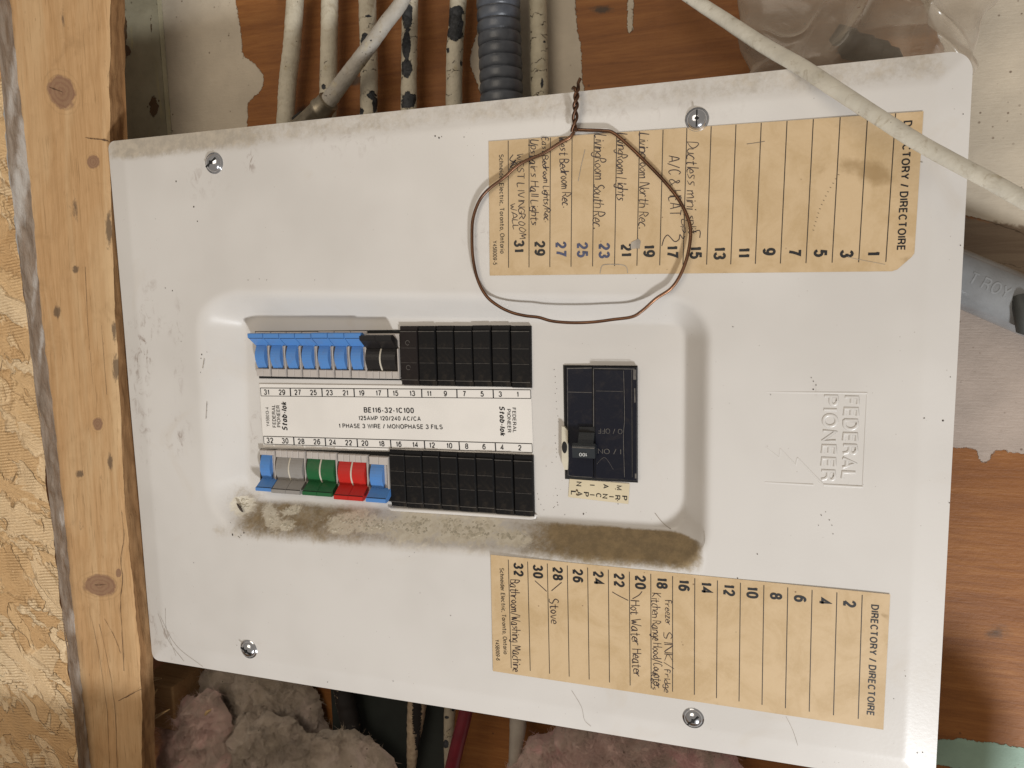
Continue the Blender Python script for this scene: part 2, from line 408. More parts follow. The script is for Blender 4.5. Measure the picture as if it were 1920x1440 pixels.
def m_pipe():
    n = N('grey_pipe_plastic'); c = n.mix(n.ramp(n.noise(24, 4), .3, .7), (.27, .275, .28), (.21, .21, .21))
    c = n.mix(n.ramp(n.math('ADD', n.attr('dustup'), n.math('MULTIPLY', n.math('SUBTRACT', n.noise(14, 5), .5), .5)), .35, .9, 0, .85), c, (.20, .155, .11))
    return n.done(c, n.ramp(n.attr('dustup'), .1, .6, .11, .7), n.bump(n.noise(1.5, 3), .08), spec=.5)
M['pipe'] = m_pipe(); M['rub'] = plain('dark_rubber', (.05, .05, .045), .6)
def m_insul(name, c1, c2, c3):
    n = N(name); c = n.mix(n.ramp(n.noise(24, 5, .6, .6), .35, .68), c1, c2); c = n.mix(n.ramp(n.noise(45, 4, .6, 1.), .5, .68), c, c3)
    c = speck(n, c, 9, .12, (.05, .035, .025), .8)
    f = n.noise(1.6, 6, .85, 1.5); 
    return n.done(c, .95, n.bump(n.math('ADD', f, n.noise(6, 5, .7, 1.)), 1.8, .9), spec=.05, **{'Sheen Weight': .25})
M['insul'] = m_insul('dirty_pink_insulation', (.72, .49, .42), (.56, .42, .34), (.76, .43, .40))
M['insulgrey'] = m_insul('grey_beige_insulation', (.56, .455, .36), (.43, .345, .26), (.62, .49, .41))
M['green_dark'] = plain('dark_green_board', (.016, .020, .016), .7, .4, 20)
M['redcable'] = plain('red_cable_jacket', (.15, .012, .022), .38, .3, 14)
M['whitecable'] = plain('white_cable_jacket', (.42, .37, .31), .5, .2, 14)
def m_striped():
    n = N('flaking_striped_cable'); r = n.noise(5, 5, .7, 1.2, (.6, .6, 1.5)); m = n.ramp(n.math('ADD', r, n.math('MULTIPLY', n.math('SUBTRACT', n.attr('flake'), .5), .9)), .50, .54)
    c = n.mix(m, n.mix(n.ramp(n.noise(6), .3, .7), (.45, .35, .24), (.30, .22, .15)), (.014, .011, .010))
    return n.done(c, .6, n.bump(m, -1., .8), spec=.3)
M['striped'] = m_striped()
def m_bag():
    n = N('clear_plastic_bag'); nt = n.nt
    tr = n.node('ShaderNodeBsdfTransparent'); tr.inputs[0].default_value = (.93, .91, .88, 1)
    n.done(n.mix(n.ramp(n.noise(20, 4), .3, .7), (.56, .49, .40), (.44, .37, .29)), .22, n.bump(n.noise(14, 3, .5, 1.2), .7, .5), spec=.8)
    mx = n.node('ShaderNodeMixShader'); out = nt.nodes['Material Output']
    lw = n.node('ShaderNodeLayerWeight'); lw.inputs[0].default_value = .35
    nt.links.new(n.ramp(lw.outputs['Facing'], 0.05, .80, .34, .92), mx.inputs[0]); nt.links.new(tr.outputs[0], mx.inputs[1]); nt.links.new(n.bsdf.outputs[0], mx.inputs[2])
    nt.links.new(mx.outputs[0], out.inputs[0]); return n.mat
M['bag'] = m_bag(); M['scrap'] = plain('dark_scrap', (.035, .028, .026), .6, .5, 10)
M['splinter'] = plain('splinter_wood', (.50, .33, .15), .7, .3, 5)

# ------------------------------------------------------------------ printed text and handwriting
def arc(cx, cy, rx, ry, a0, a1, n=16):
    return [(cx + rx * math.cos(math.radians(lerp(a0, a1, k / n))), cy + ry * math.sin(math.radians(lerp(a0, a1, k / n)))) for k in range(n + 1)]
def sup(cx, cy, rx, ry, e=2.4, n=30):
    f = lambda c: math.copysign(abs(c) ** (2 / e), c)
    return [(cx + rx * f(math.cos(2 * math.pi * k / n)), cy + ry * f(math.sin(2 * math.pi * k / n))) for k in range(n + 1)]
H_ = lambda *p: list(p)
SIX = [sup(.5, .325, .5, .325, 2.2), arc(.60, .40, .60, .60, 185, 62, 14) + [(.95, .86)]]
TYPE = {'0': (.56, [sup(.5, .5, .5, .5)]), '1': (.33, [H_((.9, 0), (.9, 1)), arc(.0, 1.05, .9, .29, -90, -8, 8)]), '2': (.56, [arc(.5, .71, .5, .29, 172, -28, 14) + [(.86, .50), (.03, .03)], H_((0, 0), (1, 0))]),
 '3': (.56, [arc(.47, .76, .45, .24, 165, -88, 14), arc(.47, .26, .53, .26, 88, -168, 16)]), '4': (.58, [H_((.75, 0), (.75, 1), (0, .28), (1.05, .28))]), '5': (.56, [H_((.93, 1), (.2, 1), (.08, .50)), arc(.47, .33, .53, .33, 138, -160, 18)]),
 '6': (.56, SIX), '9': (.56, [[(1 - x, 1 - y) for x, y in st] for st in SIX]), '7': (.54, [H_((0, 1), (1, 1), (.72, .66), (.50, .34), (.38, 0))]), '8': (.56, [sup(.5, .76, .43, .24, 2.1), sup(.5, .265, .5, .265, 2.2)]),
 'A': (.70, [H_((0, 0), (.5, 1), (1, 0)), H_((.2, .30), (.8, .30))]), 'B': (.62, [H_((0, 0), (0, 1), (.55, 1)) + arc(.55, .76, .37, .24, 90, -90, 10) + [(0, .52)], [(.55, .52)] + arc(.58, .26, .42, .26, 90, -90, 10) + [(0, 0)]]),
 'C': (.70, [arc(.52, .5, .5, .5, 42, 318, 24)]), 'D': (.66, [H_((0, 0), (0, 1), (.45, 1)) + arc(.45, .5, .55, .5, 90, -90, 16) + [(0, 0)]]), 'E': (.56, [H_((1, 1), (0, 1), (0, 0), (1, 0)), H_((0, .53), (.92, .53))]),
 'F': (.54, [H_((1, 1), (0, 1), (0, 0)), H_((0, .52), (.85, .52))]), 'G': (.72, [arc(.5, .5, .5, .5, 42, 345, 24) + [(.98, .46), (.56, .46)]]), 'H': (.64, [H_((0, 0), (0, 1)), H_((1, 0), (1, 1)), H_((0, .53), (1, .53))]), 'I': (.16, [H_((.5, 0), (.5, 1))]),
 'K': (.64, [H_((0, 0), (0, 1)), H_((.95, 1), (0, .38)), H_((.35, .6), (1, 0))]), 'L': (.52, [H_((0, 1), (0, 0), (1, 0))]), 'M': (.78, [H_((0, 0), (0, 1), (.5, .1), (1, 1), (1, 0))]), 'N': (.66, [H_((0, 0), (0, 1), (1, 0), (1, 1))]),
 'O': (.74, [sup(.5, .5, .5, .5, 2.1)]), 'P': (.60, [H_((0, 0), (0, 1), (.55, 1)) + arc(.55, .735, .45, .265, 90, -90, 12) + [(0, .47)]]), 'R': (.64, [H_((0, 0), (0, 1), (.55, 1)) + arc(.55, .745, .42, .255, 90, -90, 12) + [(0, .49)], H_((.55, .49), (.88, .32), (.98, 0))]),
 'S': (.62, [arc(.5, .75, .45, .25, 35, 250, 14) + arc(.5, .26, .5, .26, 80, -150, 14)]), 'T': (.62, [H_((0, 1), (1, 1)), H_((.5, 1), (.5, 0))]), 'U': (.64, [H_((0, 1), (0, .35)) + arc(.5, .33, .5, .33, 180, 360, 12) + [(1, 1)]]), 'V': (.66, [H_((0, 1), (.5, 0), (1, 1))]),
 'W': (.92, [H_((0, 1), (.25, 0), (.5, .95), (.75, 0), (1, 1))]), 'Y': (.66, [H_((0, 1), (.5, .45), (1, 1)), H_((.5, .45), (.5, 0))]), '/': (.40, [H_((0, -.03), (1, 1.03))]), '-': (.36, [H_((0, .36), (1, .36))]), ',': (.14, [H_((.6, .06), (.3, -.16))]), '.': (.14, [H_((.5, 0), (.5, .04))]),
 'a': (.54, [sup(.5, .35, .48, .35, 2.1), H_((1, .70), (1, 0))]), 'b': (.56, [sup(.5, .35, .5, .35, 2.1), H_((0, 1), (0, 0))]), 'c': (.48, [arc(.5, .35, .5, .36, 42, 318, 16)]), 'd': (.52, [sup(.5, .35, .5, .35, 2.1), H_((1, 1), (1, 0))]),
 'e': (.52, [[(0, .36), (1, .36)] + arc(.5, .36, .5, .36, 0, 320, 18)]), 'h': (.48, [H_((0, 0), (0, 1)), arc(.5, .42, .5, .28, 180, 0, 10) + [(1, 0)]]), 'i': (.14, [H_((.5, 0), (.5, .7)), H_((.5, .9), (.5, 1))]), 'k': (.52, [H_((0, 0), (0, 1)), H_((.95, .70), (0, .24)), H_((.35, .45), (1, 0))]),
 'l': (.16, [H_((.5, 0), (.5, 1))]), 'n': (.48, [H_((0, 0), (0, .7)), arc(.5, .42, .5, .28, 180, 0, 10) + [(1, 0)]]), 'o': (.54, [sup(.5, .35, .5, .35, 2.1)]), 'r': (.30, [H_((0, 0), (0, .7)), arc(.8, .38, .8, .32, 170, 85, 8)]), 't': (.48, [H_((.45, .98), (.45, .08), (.9, .0)), H_((-.1, .66), (1.1, .66))])}
def layout(s, sw):
    """strokes (polylines) of a string, cap height 1, stroke width sw; returns strokes and total width"""
    x = 0; out = []
    for ch in s:
        if ch == ' ': x += .34; continue
        w_, st = TYPE[ch]; w_ = w_ * (1 + .25 * (sw - .13)); 
        for p in st: out.append([(x + (sw / 2 + q[0] * (w_ - sw) if w_ > sw * 1.2 else w_ / 2), sw / 2 + q[1] * (1 - sw)) for q in p])
        x += w_ + .13 - sw * .12
    return out, x - .13 + sw * .12
def stroke2d(mb, pts, wd, fn, mi=0):
    P = np.array(pts, float); keep = [0] + [i for i in range(1, len(P)) if np.linalg.norm(P[i] - P[i - 1]) > 1e-4]; P = P[keep]; n = len(P)
    if n < 2: return
    T = P[1:] - P[:-1]; T /= np.linalg.norm(T, axis=1)[:, None]; V = []; closed = np.linalg.norm(P[0] - P[-1]) < .02
    for i in range(n):
        t0 = T[i - 1] if i else (T[-1] if closed else T[0]); t1 = T[i] if i < n - 1 else (T[0] if closed else T[-1])
        m_ = t0 + t1; L_ = np.linalg.norm(m_); m_ = m_ / L_ if L_ > .2 else t0; nn = np.array([-m_[1], m_[0]]); k = min(1 / max(abs(nn @ np.array([-t0[1], t0[0]])), .35), 2.2)
        V += [fn(P[i] + nn * wd / 2 * k), fn(P[i] - nn * wd / 2 * k)]
    mb.add(V, [(2 * i, 2 * i + 1, 2 * i + 3, 2 * i + 2) for i in range(n - 1)], mi)
def text_plane(mb, s, P0, e, up, ln, h, sw, shear=0, mi=0):
    """s with its lower left corner at P0, reading along unit vector e, fitted to length ln (None: natural) and cap height h"""
    st, tw = layout(s, sw); k = (ln / (tw * h)) if ln else 1.06
    for i, p in enumerate(st):
        off = np.array([0, -.012 * (i % 3), 0])
        stroke2d(mb, p, sw, lambda q: P0 + off + e * (q[0] * k + q[1] * shear) * h + up * q[1] * h, mi)
    return tw * h * k
def text(mb, s, c, d, L, H, y, bold=.13, shear=0, mi=0):
    """s centred at photo pixel c, reading along pixel direction d, L px long (None: natural), caps H px tall, flat on the plane at depth y"""
    d = np.array(d, float); d /= np.linalg.norm(d); upv = np.array([d[1], -d[0]]); c = np.array(c, float); C = un(*c, y)
    e = un(*(c + d * 3), y) - un(*(c - d * 3), y); sp = np.linalg.norm(e) / 6; e /= np.linalg.norm(e); up = np.array([-e[2], 0, e[0]])
    h = np.linalg.norm(un(*(c + upv * H / 2), y) - un(*(c - upv * H / 2), y)); sw = bold
    ln = L * sp if L else layout(s, sw)[1] * h * 1.10
    if L: ln = np.linalg.norm(un(*(c + d * L / 2), y) - un(*(c - d * L / 2), y)); C = (un(*(c + d * L / 2), y) + un(*(c - d * L / 2), y)) / 2
    text_plane(mb, s, C - e * ln / 2 - up * h / 2, e, up, ln, h, sw, shear, mi)

G = {'A': "02 39 62|14 54", 'B': "02 09 48 46 06|06 45 53 42 02", 'C': "58 39 16 13 32 53", 'D': "02 09 38 56 44 02", 'E': "49 09 02 42|06 36",
 'F': "49 09 02|06 36", 'G': "58 29 05 22 53 55 35", 'H': "09 02|59 52|06 56", 'I': "29 22", 'K': "09 02|59 05 52", 'L': "09 02 42", 'M': "02 19 34 59 62",
 'N': "02 09 52 59", 'O': "39 15 22 43 57 39", 'P': "02 09 48 46 05", 'R': "02 09 38 46 05|25 52", 'S': "58 39 17 35 54 42 12", 'T': "09 59|39 32",
 'U': "09 03 22 43 59", 'V': "09 32 59", 'W': "09 22 36 52 79", 'a': "46 26 03 12 32 46|46 42 52", 'b': "09 02 32 45 35 04", 'c': "46 26 03 22 42",
 'd': "45 25 03 22 43|49 42", 'e': "04 44 36 15 03 22 42", 'f': "49 28 22|06 36", 'g': "46 26 04 13 43|46 41 20 01", 'h': "09 02|05 26 45 42",
 'i': "16 12|18 17", 'k': "09 02|46 04 42", 'l': "19 12", 'm': "06 02|05 26 32|35 56 62", 'n': "06 02|05 26 45 42", 'o': "26 04 22 44 26",
 'p': "06 00|06 36 44 22 03", 'r': "06 02|04 26 46", 's': "46 16 15 34 33 02", 't': "28 22 42|06 46", 'u': "06 03 22 43|46 42", 'v': "06 22 46",
 'w': "06 12 35 52 66", 'y': "06 23|46 10", 'z': "06 46 02 42", '/': "01 49", '.': "12 13", '-': "15 45", '&': "52 17 28 37 04 12 54", "'": "19 17"}
def hand(mb, s, p0, p1, H, y, seed=1, slant=.12, wpx=1.5, mi=0, tight=1.2):
    """handwritten s from pixel p0 to p1 (baseline), H px from baseline to cap height"""
    r = random.Random(seed); x = 0; strokes = []
    for ch in s:
        if ch == ' ': x += 3.6; continue
        sc_ = r.uniform(.88, 1.1); g = G[ch].split('|'); mx = max(int(q[0]) for st in g for q in st.split())
        dy = r.uniform(-.35, .35)
        for st in g:
            pts = [(x + int(q[0]) * sc_ + r.uniform(-.22, .22), (int(q[1]) - 2) * r.uniform(.92, 1.08) + dy + r.uniform(-.2, .2)) for q in st.split()]
            strokes.append(pts)
        x += mx * sc_ + tight + r.uniform(-.3, .3)
    tot = max(x - tight, 1); p0, p1 = np.array(p0, float), np.array(p1, float); e = (p1 - p0) / tot
    upv = np.array([e[1], -e[0]]); upv = upv / np.linalg.norm(upv) * H / 7.
    en = e / np.linalg.norm(e)
    for st in strokes:
        px = [p0 + e * a + upv * b + en * (b * H / 7. * slant) for a, b in st]
        if len(px) > 2: px = crom(px, 4)
        P = [un(q[0], q[1], y) for q in px]
        sp = np.linalg.norm(un(p0[0] + 1, p0[1], y) - un(p0[0], p0[1], y))
        f0 = r.uniform(.75, 1.15); mb.ribbon(P, [wpx * sp * f0 * (.62 + .5 * math.sin(math.pi * (k + .5) / len(P))) for k in range(len(P))], mi=mi)
NOTES = [None, None]
def mark(pts, y, wpx, mi=0):
    m_ = MB(); strokepx(m_, pts, y, wpx); m_.build('pen_mark', [M['pen'], M['scuff'], M['greyline']][mi], NOTES[0])
def note(s, p0, p1, *a):
    m_ = MB(); hand(m_, s, p0, p1, *a); m_.build('handwritten_note', M['pen'], NOTES[0], label='handwritten ' + s)
def strokepx(mb, pts, y, wpx, mi=0, n=6):
    px = crom(pts, n) if len(pts) > 2 else [np.array(p, float) for p in pts]
    P = [un(q[0], q[1], y) for q in px]; sp = np.linalg.norm(un(pts[0][0] + 1, pts[0][1], y) - un(pts[0][0], pts[0][1], y))
    mb.ribbon(P, wpx * sp, mi=mi)

# ------------------------------------------------------------------ backing board
def grid(x0, x1, z0, z1, st, yfun=None):
    xs = np.linspace(x0, x1, int((x1 - x0) / st) + 1); zs = np.linspace(z0, z1, int((z1 - z0) / st) + 1)
    X, Z = np.meshgrid(xs, zs, indexing='ij'); n, m = X.shape
    idx = np.arange(n * m).reshape(n, m)
    F = np.stack([idx[:-1, :-1], idx[1:, :-1], idx[1:, 1:], idx[:-1, 1:]], -1).reshape(-1, 4)
    return X, Z, F.tolist()
YB = 100.0
X, Z, F = grid(-560, 470, -480, 440, 3.2)
V = np.stack([X, np.full_like(X, YB), Z], -1).reshape(-1, 3); Q = proj(V)
CREAM = [[(300, -60), (438, -60), (443, 10), (452, 60), (455, 105), (478, 120), (494, 140), (495, 160), (480, 178), (465, 190), (463, 260), (300, 300)],
         [(890, -60), (1078, -60), (1080, 20), (1082, 50), (1090, 90), (1092, 150), (1096, 175), (1095, 260), (905, 280), (903, 180), (885, 130), (880, 110), (895, 60), (900, 0)],
         [(1176, -60), (1191, -60), (1186, 58), (1181, 64), (1177, 58)],
         [(1700, -60), (2010, -60), (2010, 466), (1915, 437), (1870, 420), (1815, 405), (1780, 398), (1770, 90)]]
PINK = [[(1760, 470), (2010, 520), (2010, 845), (1920, 850), (1900, 849), (1874, 842), (1861, 845), (1853, 868), (1840, 866), (1830, 842), (1795, 838), (1760, 836)]]
MINT = [[(1720, 1388), (1810, 1385), (1830, 1391), (1870, 1394), (2000, 1420), (2000, 1475), (1720, 1428)]]
def field(polys, wpx): return np.max([np.clip(.5 + sdpoly(Q, p) / (2 * wpx), 0, 1) for p in polys], 0)
at = {'cream': field(CREAM, 13), 'pink': field(PINK, 16), 'mint': field(MINT, 14),
      'bare': field([[(1770, 400), (2010, 440), (2010, 560), (1770, 520)]], 20),
      'grime': np.max([ell(Q, 1610, 80, 90, 60) * 0, .55 * np.clip((Q[:, 1] - 1330) / 120, 0, 1) * (Q[:, 0] > 1700),
                       ell(Q, 1870, 1185, 40, 25) * .7, ell(Q, 1130, 18, 26, 8), ell(Q, 655, 150, 60, 12), ell(Q, 590, 210, 60, 30) * .75], 0)}
mb = MB(); mb.add(V, F)
mb.box(-560, 470, YB + .5, YB + 16, -480, 440)
board = mb.build('backing_board', M['ply'], attrs=at)
tag(board, 'orange brown plywood sheet behind the panel with ragged cream, pinkish and mint paint patches', 'plywood board')

# dark wall surface low behind the panel, below the plywood
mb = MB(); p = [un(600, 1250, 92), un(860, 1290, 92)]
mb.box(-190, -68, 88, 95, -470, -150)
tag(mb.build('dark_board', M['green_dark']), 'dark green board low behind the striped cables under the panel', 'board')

# cream plank left of the paint patch
mb = MB(); X, Z, F = grid(-470, -343, -260, 430, 3)
V = np.stack([X, 92.5 + .4 * fbm(np.stack([X, Z], -1), 14, 3, 3), Z], -1).reshape(-1, 3); Q = proj(V)
mb.add(V, F, smooth=True); mb.box(-470, -343, 93.5, 99.4, -260, 430)
fl = np.max([ell(Q, 234, 60, 4.5, 62, 0) * .8, ell(Q, 236, 95, 9, 12), ell(Q, 206, 200, 14, 90, 0) * .9, ell(Q, 288, 200, 9, 22) * .9, ell(Q, 284, 40, 3, 60) * .7], 0)
plank = mb.build('painted_plank', M['plank'], attrs={'flake': fl})
tag(plank, 'narrow cream painted plank with flaking paint between stud and plywood', 'plank')

# ------------------------------------------------------------------ pine stud and strand board on the left
def ys(z): return np.interp(z, [-420, 390], [-12.5, 15.])
def at_px(px, py, off=0.0):                # point on the leaning stud face seen at a photo pixel
    z = 0.0
    for _ in range(12):
        P = un(px, py, ys(z) + off); z = P[2]
    return P
def edge_fn(pts, off):
    P = np.array([at_px(a, b, off) for a, b in pts]); o = np.argsort(P[:, 2]); P = P[o]
    return lambda z: np.interp(z, P[:, 2], P[:, 0])
sr = edge_fn([(203, -40), (203, 130), (203, 262), (206, 400), (209, 480), (219, 700), (233, 960), (247, 1100), (260, 1220), (264, 1330), (264, 1480)], 0)
sl = edge_fn([(17, -40), (35, 150), (60, 350), (80, 600), (105, 800), (125, 1000), (150, 1250), (176, 1480)], 0)
mb = MB(); zs = np.linspace(-460, 440, 300); us = np.linspace(0, 1, 44); V = []
for z in zs:
    a, b = sl(z) - 12, sr(z) + .9 * vnoise(np.array([[z, 0.]]), 22, 4)[0] + .5 * vnoise(np.array([[z, 9.]]), 6, 5)[0]
    for u in us:
        x = lerp(a, b, u); e = (b - x); V.append((x, ys(z) + 1.6 * math.exp(-e / 2.2), z))
V = np.array(V); n, m = len(zs), len(us); idx = np.arange(n * m).reshape(n, m)
Q = proj(V)
F = np.stack([idx[:-1, :-1], idx[:-1, 1:], idx[1:, 1:], idx[1:, :-1]], -1).reshape(-1, 4).tolist()
# relief round the knots
bumpz = ell(Q, 150, 1090, 60, 55); V[:, 1] += -1.2 * np.clip(bumpz - .4, 0, 1) + .35 * fbm(V[:, [0, 2]], 12, 3, 9)
V[:, 1] += 1.6 * np.clip(ell(Q, 160, 1135, 34, 9, -6) * 2 - 1, 0, 1) * vnoise(V[:, [0, 2]], 4, 3)
mb.add(V, F, smooth=True)
knot = np.max([ell(Q, 116, 172, 27, 36, -25), ell(Q, 175, 303, 12, 15), ell(Q, 188, 1098, 34, 22, 5), ell(Q, 183, 795, 12, 14) * .9, ell(Q, 222, 1074, 6, 9)], 0)
dirt = np.max([ell(Q, 118, 30, 10, 34) * .7, ell(Q, 210, 150, 22, 50) * .55, ell(Q, 142, 505, 9, 7), ell(Q, 107, 585, 7, 12), ell(Q, 206, 868, 6, 20), ell(Q, 150, 888, 8, 8),
               ell(Q, 140, 400, 12, 60) * .6, ell(Q, 200, 900, 50, 60) * .45, ell(Q, 165, 985, 70, 40) * .5, ell(Q, 218, 690, 7, 28), ell(Q, 215, 620, 5, 34), ell(Q, 204, 430, 7, 40) * 1.0], 0)
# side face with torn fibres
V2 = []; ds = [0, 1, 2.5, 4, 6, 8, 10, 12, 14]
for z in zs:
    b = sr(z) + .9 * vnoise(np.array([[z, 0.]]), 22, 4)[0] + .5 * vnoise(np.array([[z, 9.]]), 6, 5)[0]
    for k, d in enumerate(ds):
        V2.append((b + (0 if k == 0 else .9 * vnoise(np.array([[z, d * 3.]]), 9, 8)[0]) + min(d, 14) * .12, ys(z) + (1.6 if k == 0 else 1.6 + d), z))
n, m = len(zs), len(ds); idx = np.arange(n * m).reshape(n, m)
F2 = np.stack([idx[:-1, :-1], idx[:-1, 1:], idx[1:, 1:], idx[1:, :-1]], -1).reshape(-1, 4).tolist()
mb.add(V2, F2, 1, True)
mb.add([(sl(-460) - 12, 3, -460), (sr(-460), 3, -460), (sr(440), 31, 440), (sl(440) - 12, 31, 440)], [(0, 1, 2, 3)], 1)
for pts, wd in (([(160, 258), (172, 260), (186, 261), (203, 264)], [.6, 1.2, 1.5, 1.8]), ([(228, 960), (232, 1010), (226, 1050), (230, 1085), (226, 1130), (229, 1190), (232, 1258)], .7),
                ([(92, 163), (104, 168), (118, 173)], [.5, 1.2, .4]), ([(166, 1094), (182, 1097), (200, 1096)], [.5, 1.4, .4]), ([(222, 1314), (240, 1305), (264, 1292)], .9),
                ([(186, 1170), (200, 1230), (214, 1320), (220, 1440)], .4), ([(170, 1155), (185, 1225), (200, 1330), (205, 1440)], .35), ([(196, 1160), (215, 1195), (226, 1225)], .4),
                ([(160, 500), (164, 600), (174, 720)], .35), ([(190, 610), (200, 740)], .35), ([(119, 240), (140, 300), (156, 260)], .01)):
    px = crom(pts, 5); P = [at_px(q[0], q[1], -.35) for q in px]
    ww = wd if not hasattr(wd, '__len__') else np.interp(np.linspace(0, 1, len(P)), np.linspace(0, 1, len(wd)), wd)
    nw = len(P); ww = (np.array(ww) if hasattr(ww, '__len__') else np.full(nw, ww)) * np.array([rng.uniform(.25, 1.1) for _ in range(nw)])
    mb.ribbon([p_ + np.array([rng.uniform(-.35, .35), 0, 0]) for p_ in P], list(ww), mi=2)
stud = mb.build('wood_stud', [M['stud'], M['studside'], plain('stud_crack', (.10, .052, .026), .8)], attrs={'knot': knot, 'dirt': dirt})
tag(stud, 'rough pine stud with dark knots beside the left edge of the panel', 'wood stud')

of = edge_fn([(-12, -40), (5, 180), (20, 350), (42, 520), (62, 700), (92, 930), (108, 1080), (128, 1250), (152, 1480)], -15)
root = empty('strand_board', (-460, -25, 0), 'coarse orange strand board sheet at far left with a grey weathered edge', 'strand board')
mb = MB(); zs2 = np.linspace(-460, 440, 300); V = []; us = np.linspace(0, 1, 60)
for z in zs2:
    b = of(z) + .8 * vnoise(np.array([[z, 3.]]), 14, 11)[0]; a = -575
    for u in us: V.append((lerp(a, b, u), ys(z) - 15, z))
V = np.array(V); n, m = len(zs2), len(us); idx = np.arange(n * m).reshape(n, m)
c, s_ = math.cos(.9), math.sin(.9); T = np.stack([(V[:, 0] * c + V[:, 2] * s_), (-V[:, 0] * s_ + V[:, 2] * c) * .35], -1)
V[:, 1] += 1.3 * fbm(T, 10, 4, 21) + 1.2 * vnoise(T, 26, 4)
mb.add(V, np.stack([idx[:-1, :-1], idx[:-1, 1:], idx[1:, 1:], idx[1:, :-1]], -1).reshape(-1, 4).tolist(), smooth=True)
mb.build('sheet_face', M['osb'], root)
mb = MB(); V = []; ts = np.linspace(0, 1, 12)
for z in zs2:
    b = of(z) + .8 * vnoise(np.array([[z, 3.]]), 14, 11)[0]; e = sl(z) - 1
    for t in ts: V.append((lerp(b, e, t) + (0 if t == 0 else 1.1 * vnoise(np.array([[z, t * 40.]]), 9, 13)[0]), ys(z) - 15 + 15.8 * t, z))
V = np.array(V); Q = proj(V); n, m = len(zs2), len(ts); idx = np.arange(n * m).reshape(n, m)
mb.add(V, np.stack([idx[:-1, :-1], idx[:-1, 1:], idx[1:, 1:], idx[1:, :-1]], -1).reshape(-1, 4).tolist(), smooth=True)
wh = np.max([ell(Q, 27, 150, 12, 90, 8) * .9, ell(Q, 46, 300, 18, 170, 8) * 1.1, ell(Q, 68, 520, 7, 120, 6) * .9, ell(Q, 78, 640, 6, 90, 6) * .8, ell(Q, 118, 970, 8, 26),
             ell(Q, 136, 1168, 9, 26) * 1.1, ell(Q, 158, 1330, 9, 60, -8) * .95, ell(Q, 168, 1420, 9, 50) * .95, ell(Q, 148, 1260, 5, 60) * .7], 0)
mb.build('sheet_edge', M['edge'], root, attrs={'white': wh}, label='grey weathered sheet edge smeared with white paint')

# small block under the panel corner, and splinters
mb = MB(); a = un(268, 1250, 40); b = un(334, 1350, 40)
mb.rbox(a[0] - 6, b[0], 36, 92, -330, a[2] - 14, 1.5)
tag(mb.build('wood_block', M['block']), 'small brown wood block below the lower left corner of the panel', 'wood block')
for k, (p, q, y, lb) in enumerate((((277, 1324), (295, 1292), 32, 'upright pale splinter on the wood block'), ((278, 1353), (318, 1330), 22, 'long slanting splinter above the pink insulation'),
                                   ((277, 1274), (303, 1272), 32, 'short level splinter under the panel corner'), ((385, 1340), (396, 1330), 8, 'tiny splinter lying in the insulation'))):
    mb = MB(); A, B = un(*p, y), un(*q, y - 2); mb.tube([A, (A + B) / 2 + np.array([0, -1, .6]), B], [1.1, 1.7, .5], 5)
    tag(mb.build('wood_splinter', M['splinter']), lb, 'splinter', 'wood splinters by the panel corner')

# ------------------------------------------------------------------ electrical panel
PANEL = empty('electrical_panel', (0, 0, -235), 'white circuit breaker panel lying on its side, dusty, with two tan directory stickers', 'breaker panel')
D = 22.0
def line(p, q, y):
    a, b = un(*p, y), un(*q, y); return a[[0, 2]], b[[0, 2]]
CEN = np.array([-30., 0.])
def sdl(P, L):                      # signed distance to line, positive towards the recess centre
    a, b = L; e = (b - a) / np.linalg.norm(b - a); nn = np.array([-e[1], e[0]])
    if (CEN - a) @ nn < 0: nn = -nn
    return (P - a) @ nn
WALL = [(line((376, 640), (391, 930), 0), line((459, 640), (465, 860), D)),
        (line((700, 553), (1200, 559), 0), line((560, 593), (1200, 604), D)),
        (line((1327, 700), (1324, 980), 0), line((1285, 700), (1283, 950), D)),
        (line((600, 1013), (1250, 1060), 0), line((735, 955), (1230, 992), D))]
def wallpar(P, r=.62):
    ss = []
    for o, i in WALL:
        do, di = sdl(P, o), sdl(P, i); ss.append(-di / (do - di))
    u = np.stack(ss, -1); return np.sqrt((np.clip(u + r, 0, None) ** 2).sum(-1)) - r, u
def hfun(v, a=.08, b=.21):
    pr = lambda c, k: np.where(v < c - k, 0, np.where(v > c + k, v - c, (v - c + k) ** 2 / (4 * k)))
    return pr(0, a) - pr(1, b)
HW, HH = 325.0, 235.05
def cover_y(X, Z):
    P = np.stack([X, Z], -1); v, _ = wallpar(P)
    y = D * (1 - hfun(v))
    e = np.minimum(np.minimum(X + HW, HW - X) * .95, HH - np.abs(Z)); t = np.clip((19 - e) / 19, 0, 1)
    y = y + 3.2 * np.where(t > .1, t - .05, t * t * 5)
    y = y + .35 * vnoise(P, 90, 31) - 1.3 * np.exp(-(((X - 70) / 26) ** 2 + ((Z - 104) / 4.5) ** 2)) * 0
    return y
xs = np.linspace(-HW, HW, 331); zs = np.linspace(-HH, HH, 239)
X, Z = np.meshgrid(xs, zs, indexing='ij'); X0, Z0 = X.copy(), Z.copy()
for sx, sz, r in ((-1, 1, 7), (1, 1, 13), (-1, -1, 8), (1, -1, 12)):
    cx, cz = sx * (HW - r), sz * (HH - r); u = (X0 - cx) * sx / r; v = (Z0 - cz) * sz / r; k = (u > 0) & (v > 0)
    uu, vv = u[k], v[k]; X[k] = cx + sx * r * uu * np.sqrt(1 - vv * vv / 2); Z[k] = cz + sz * r * vv * np.sqrt(1 - uu * uu / 2)
Y = cover_y(X, Z); V = np.stack([X, Y, Z], -1).reshape(-1, 3); n, m = X.shape; idx = np.arange(n * m).reshape(n, m)
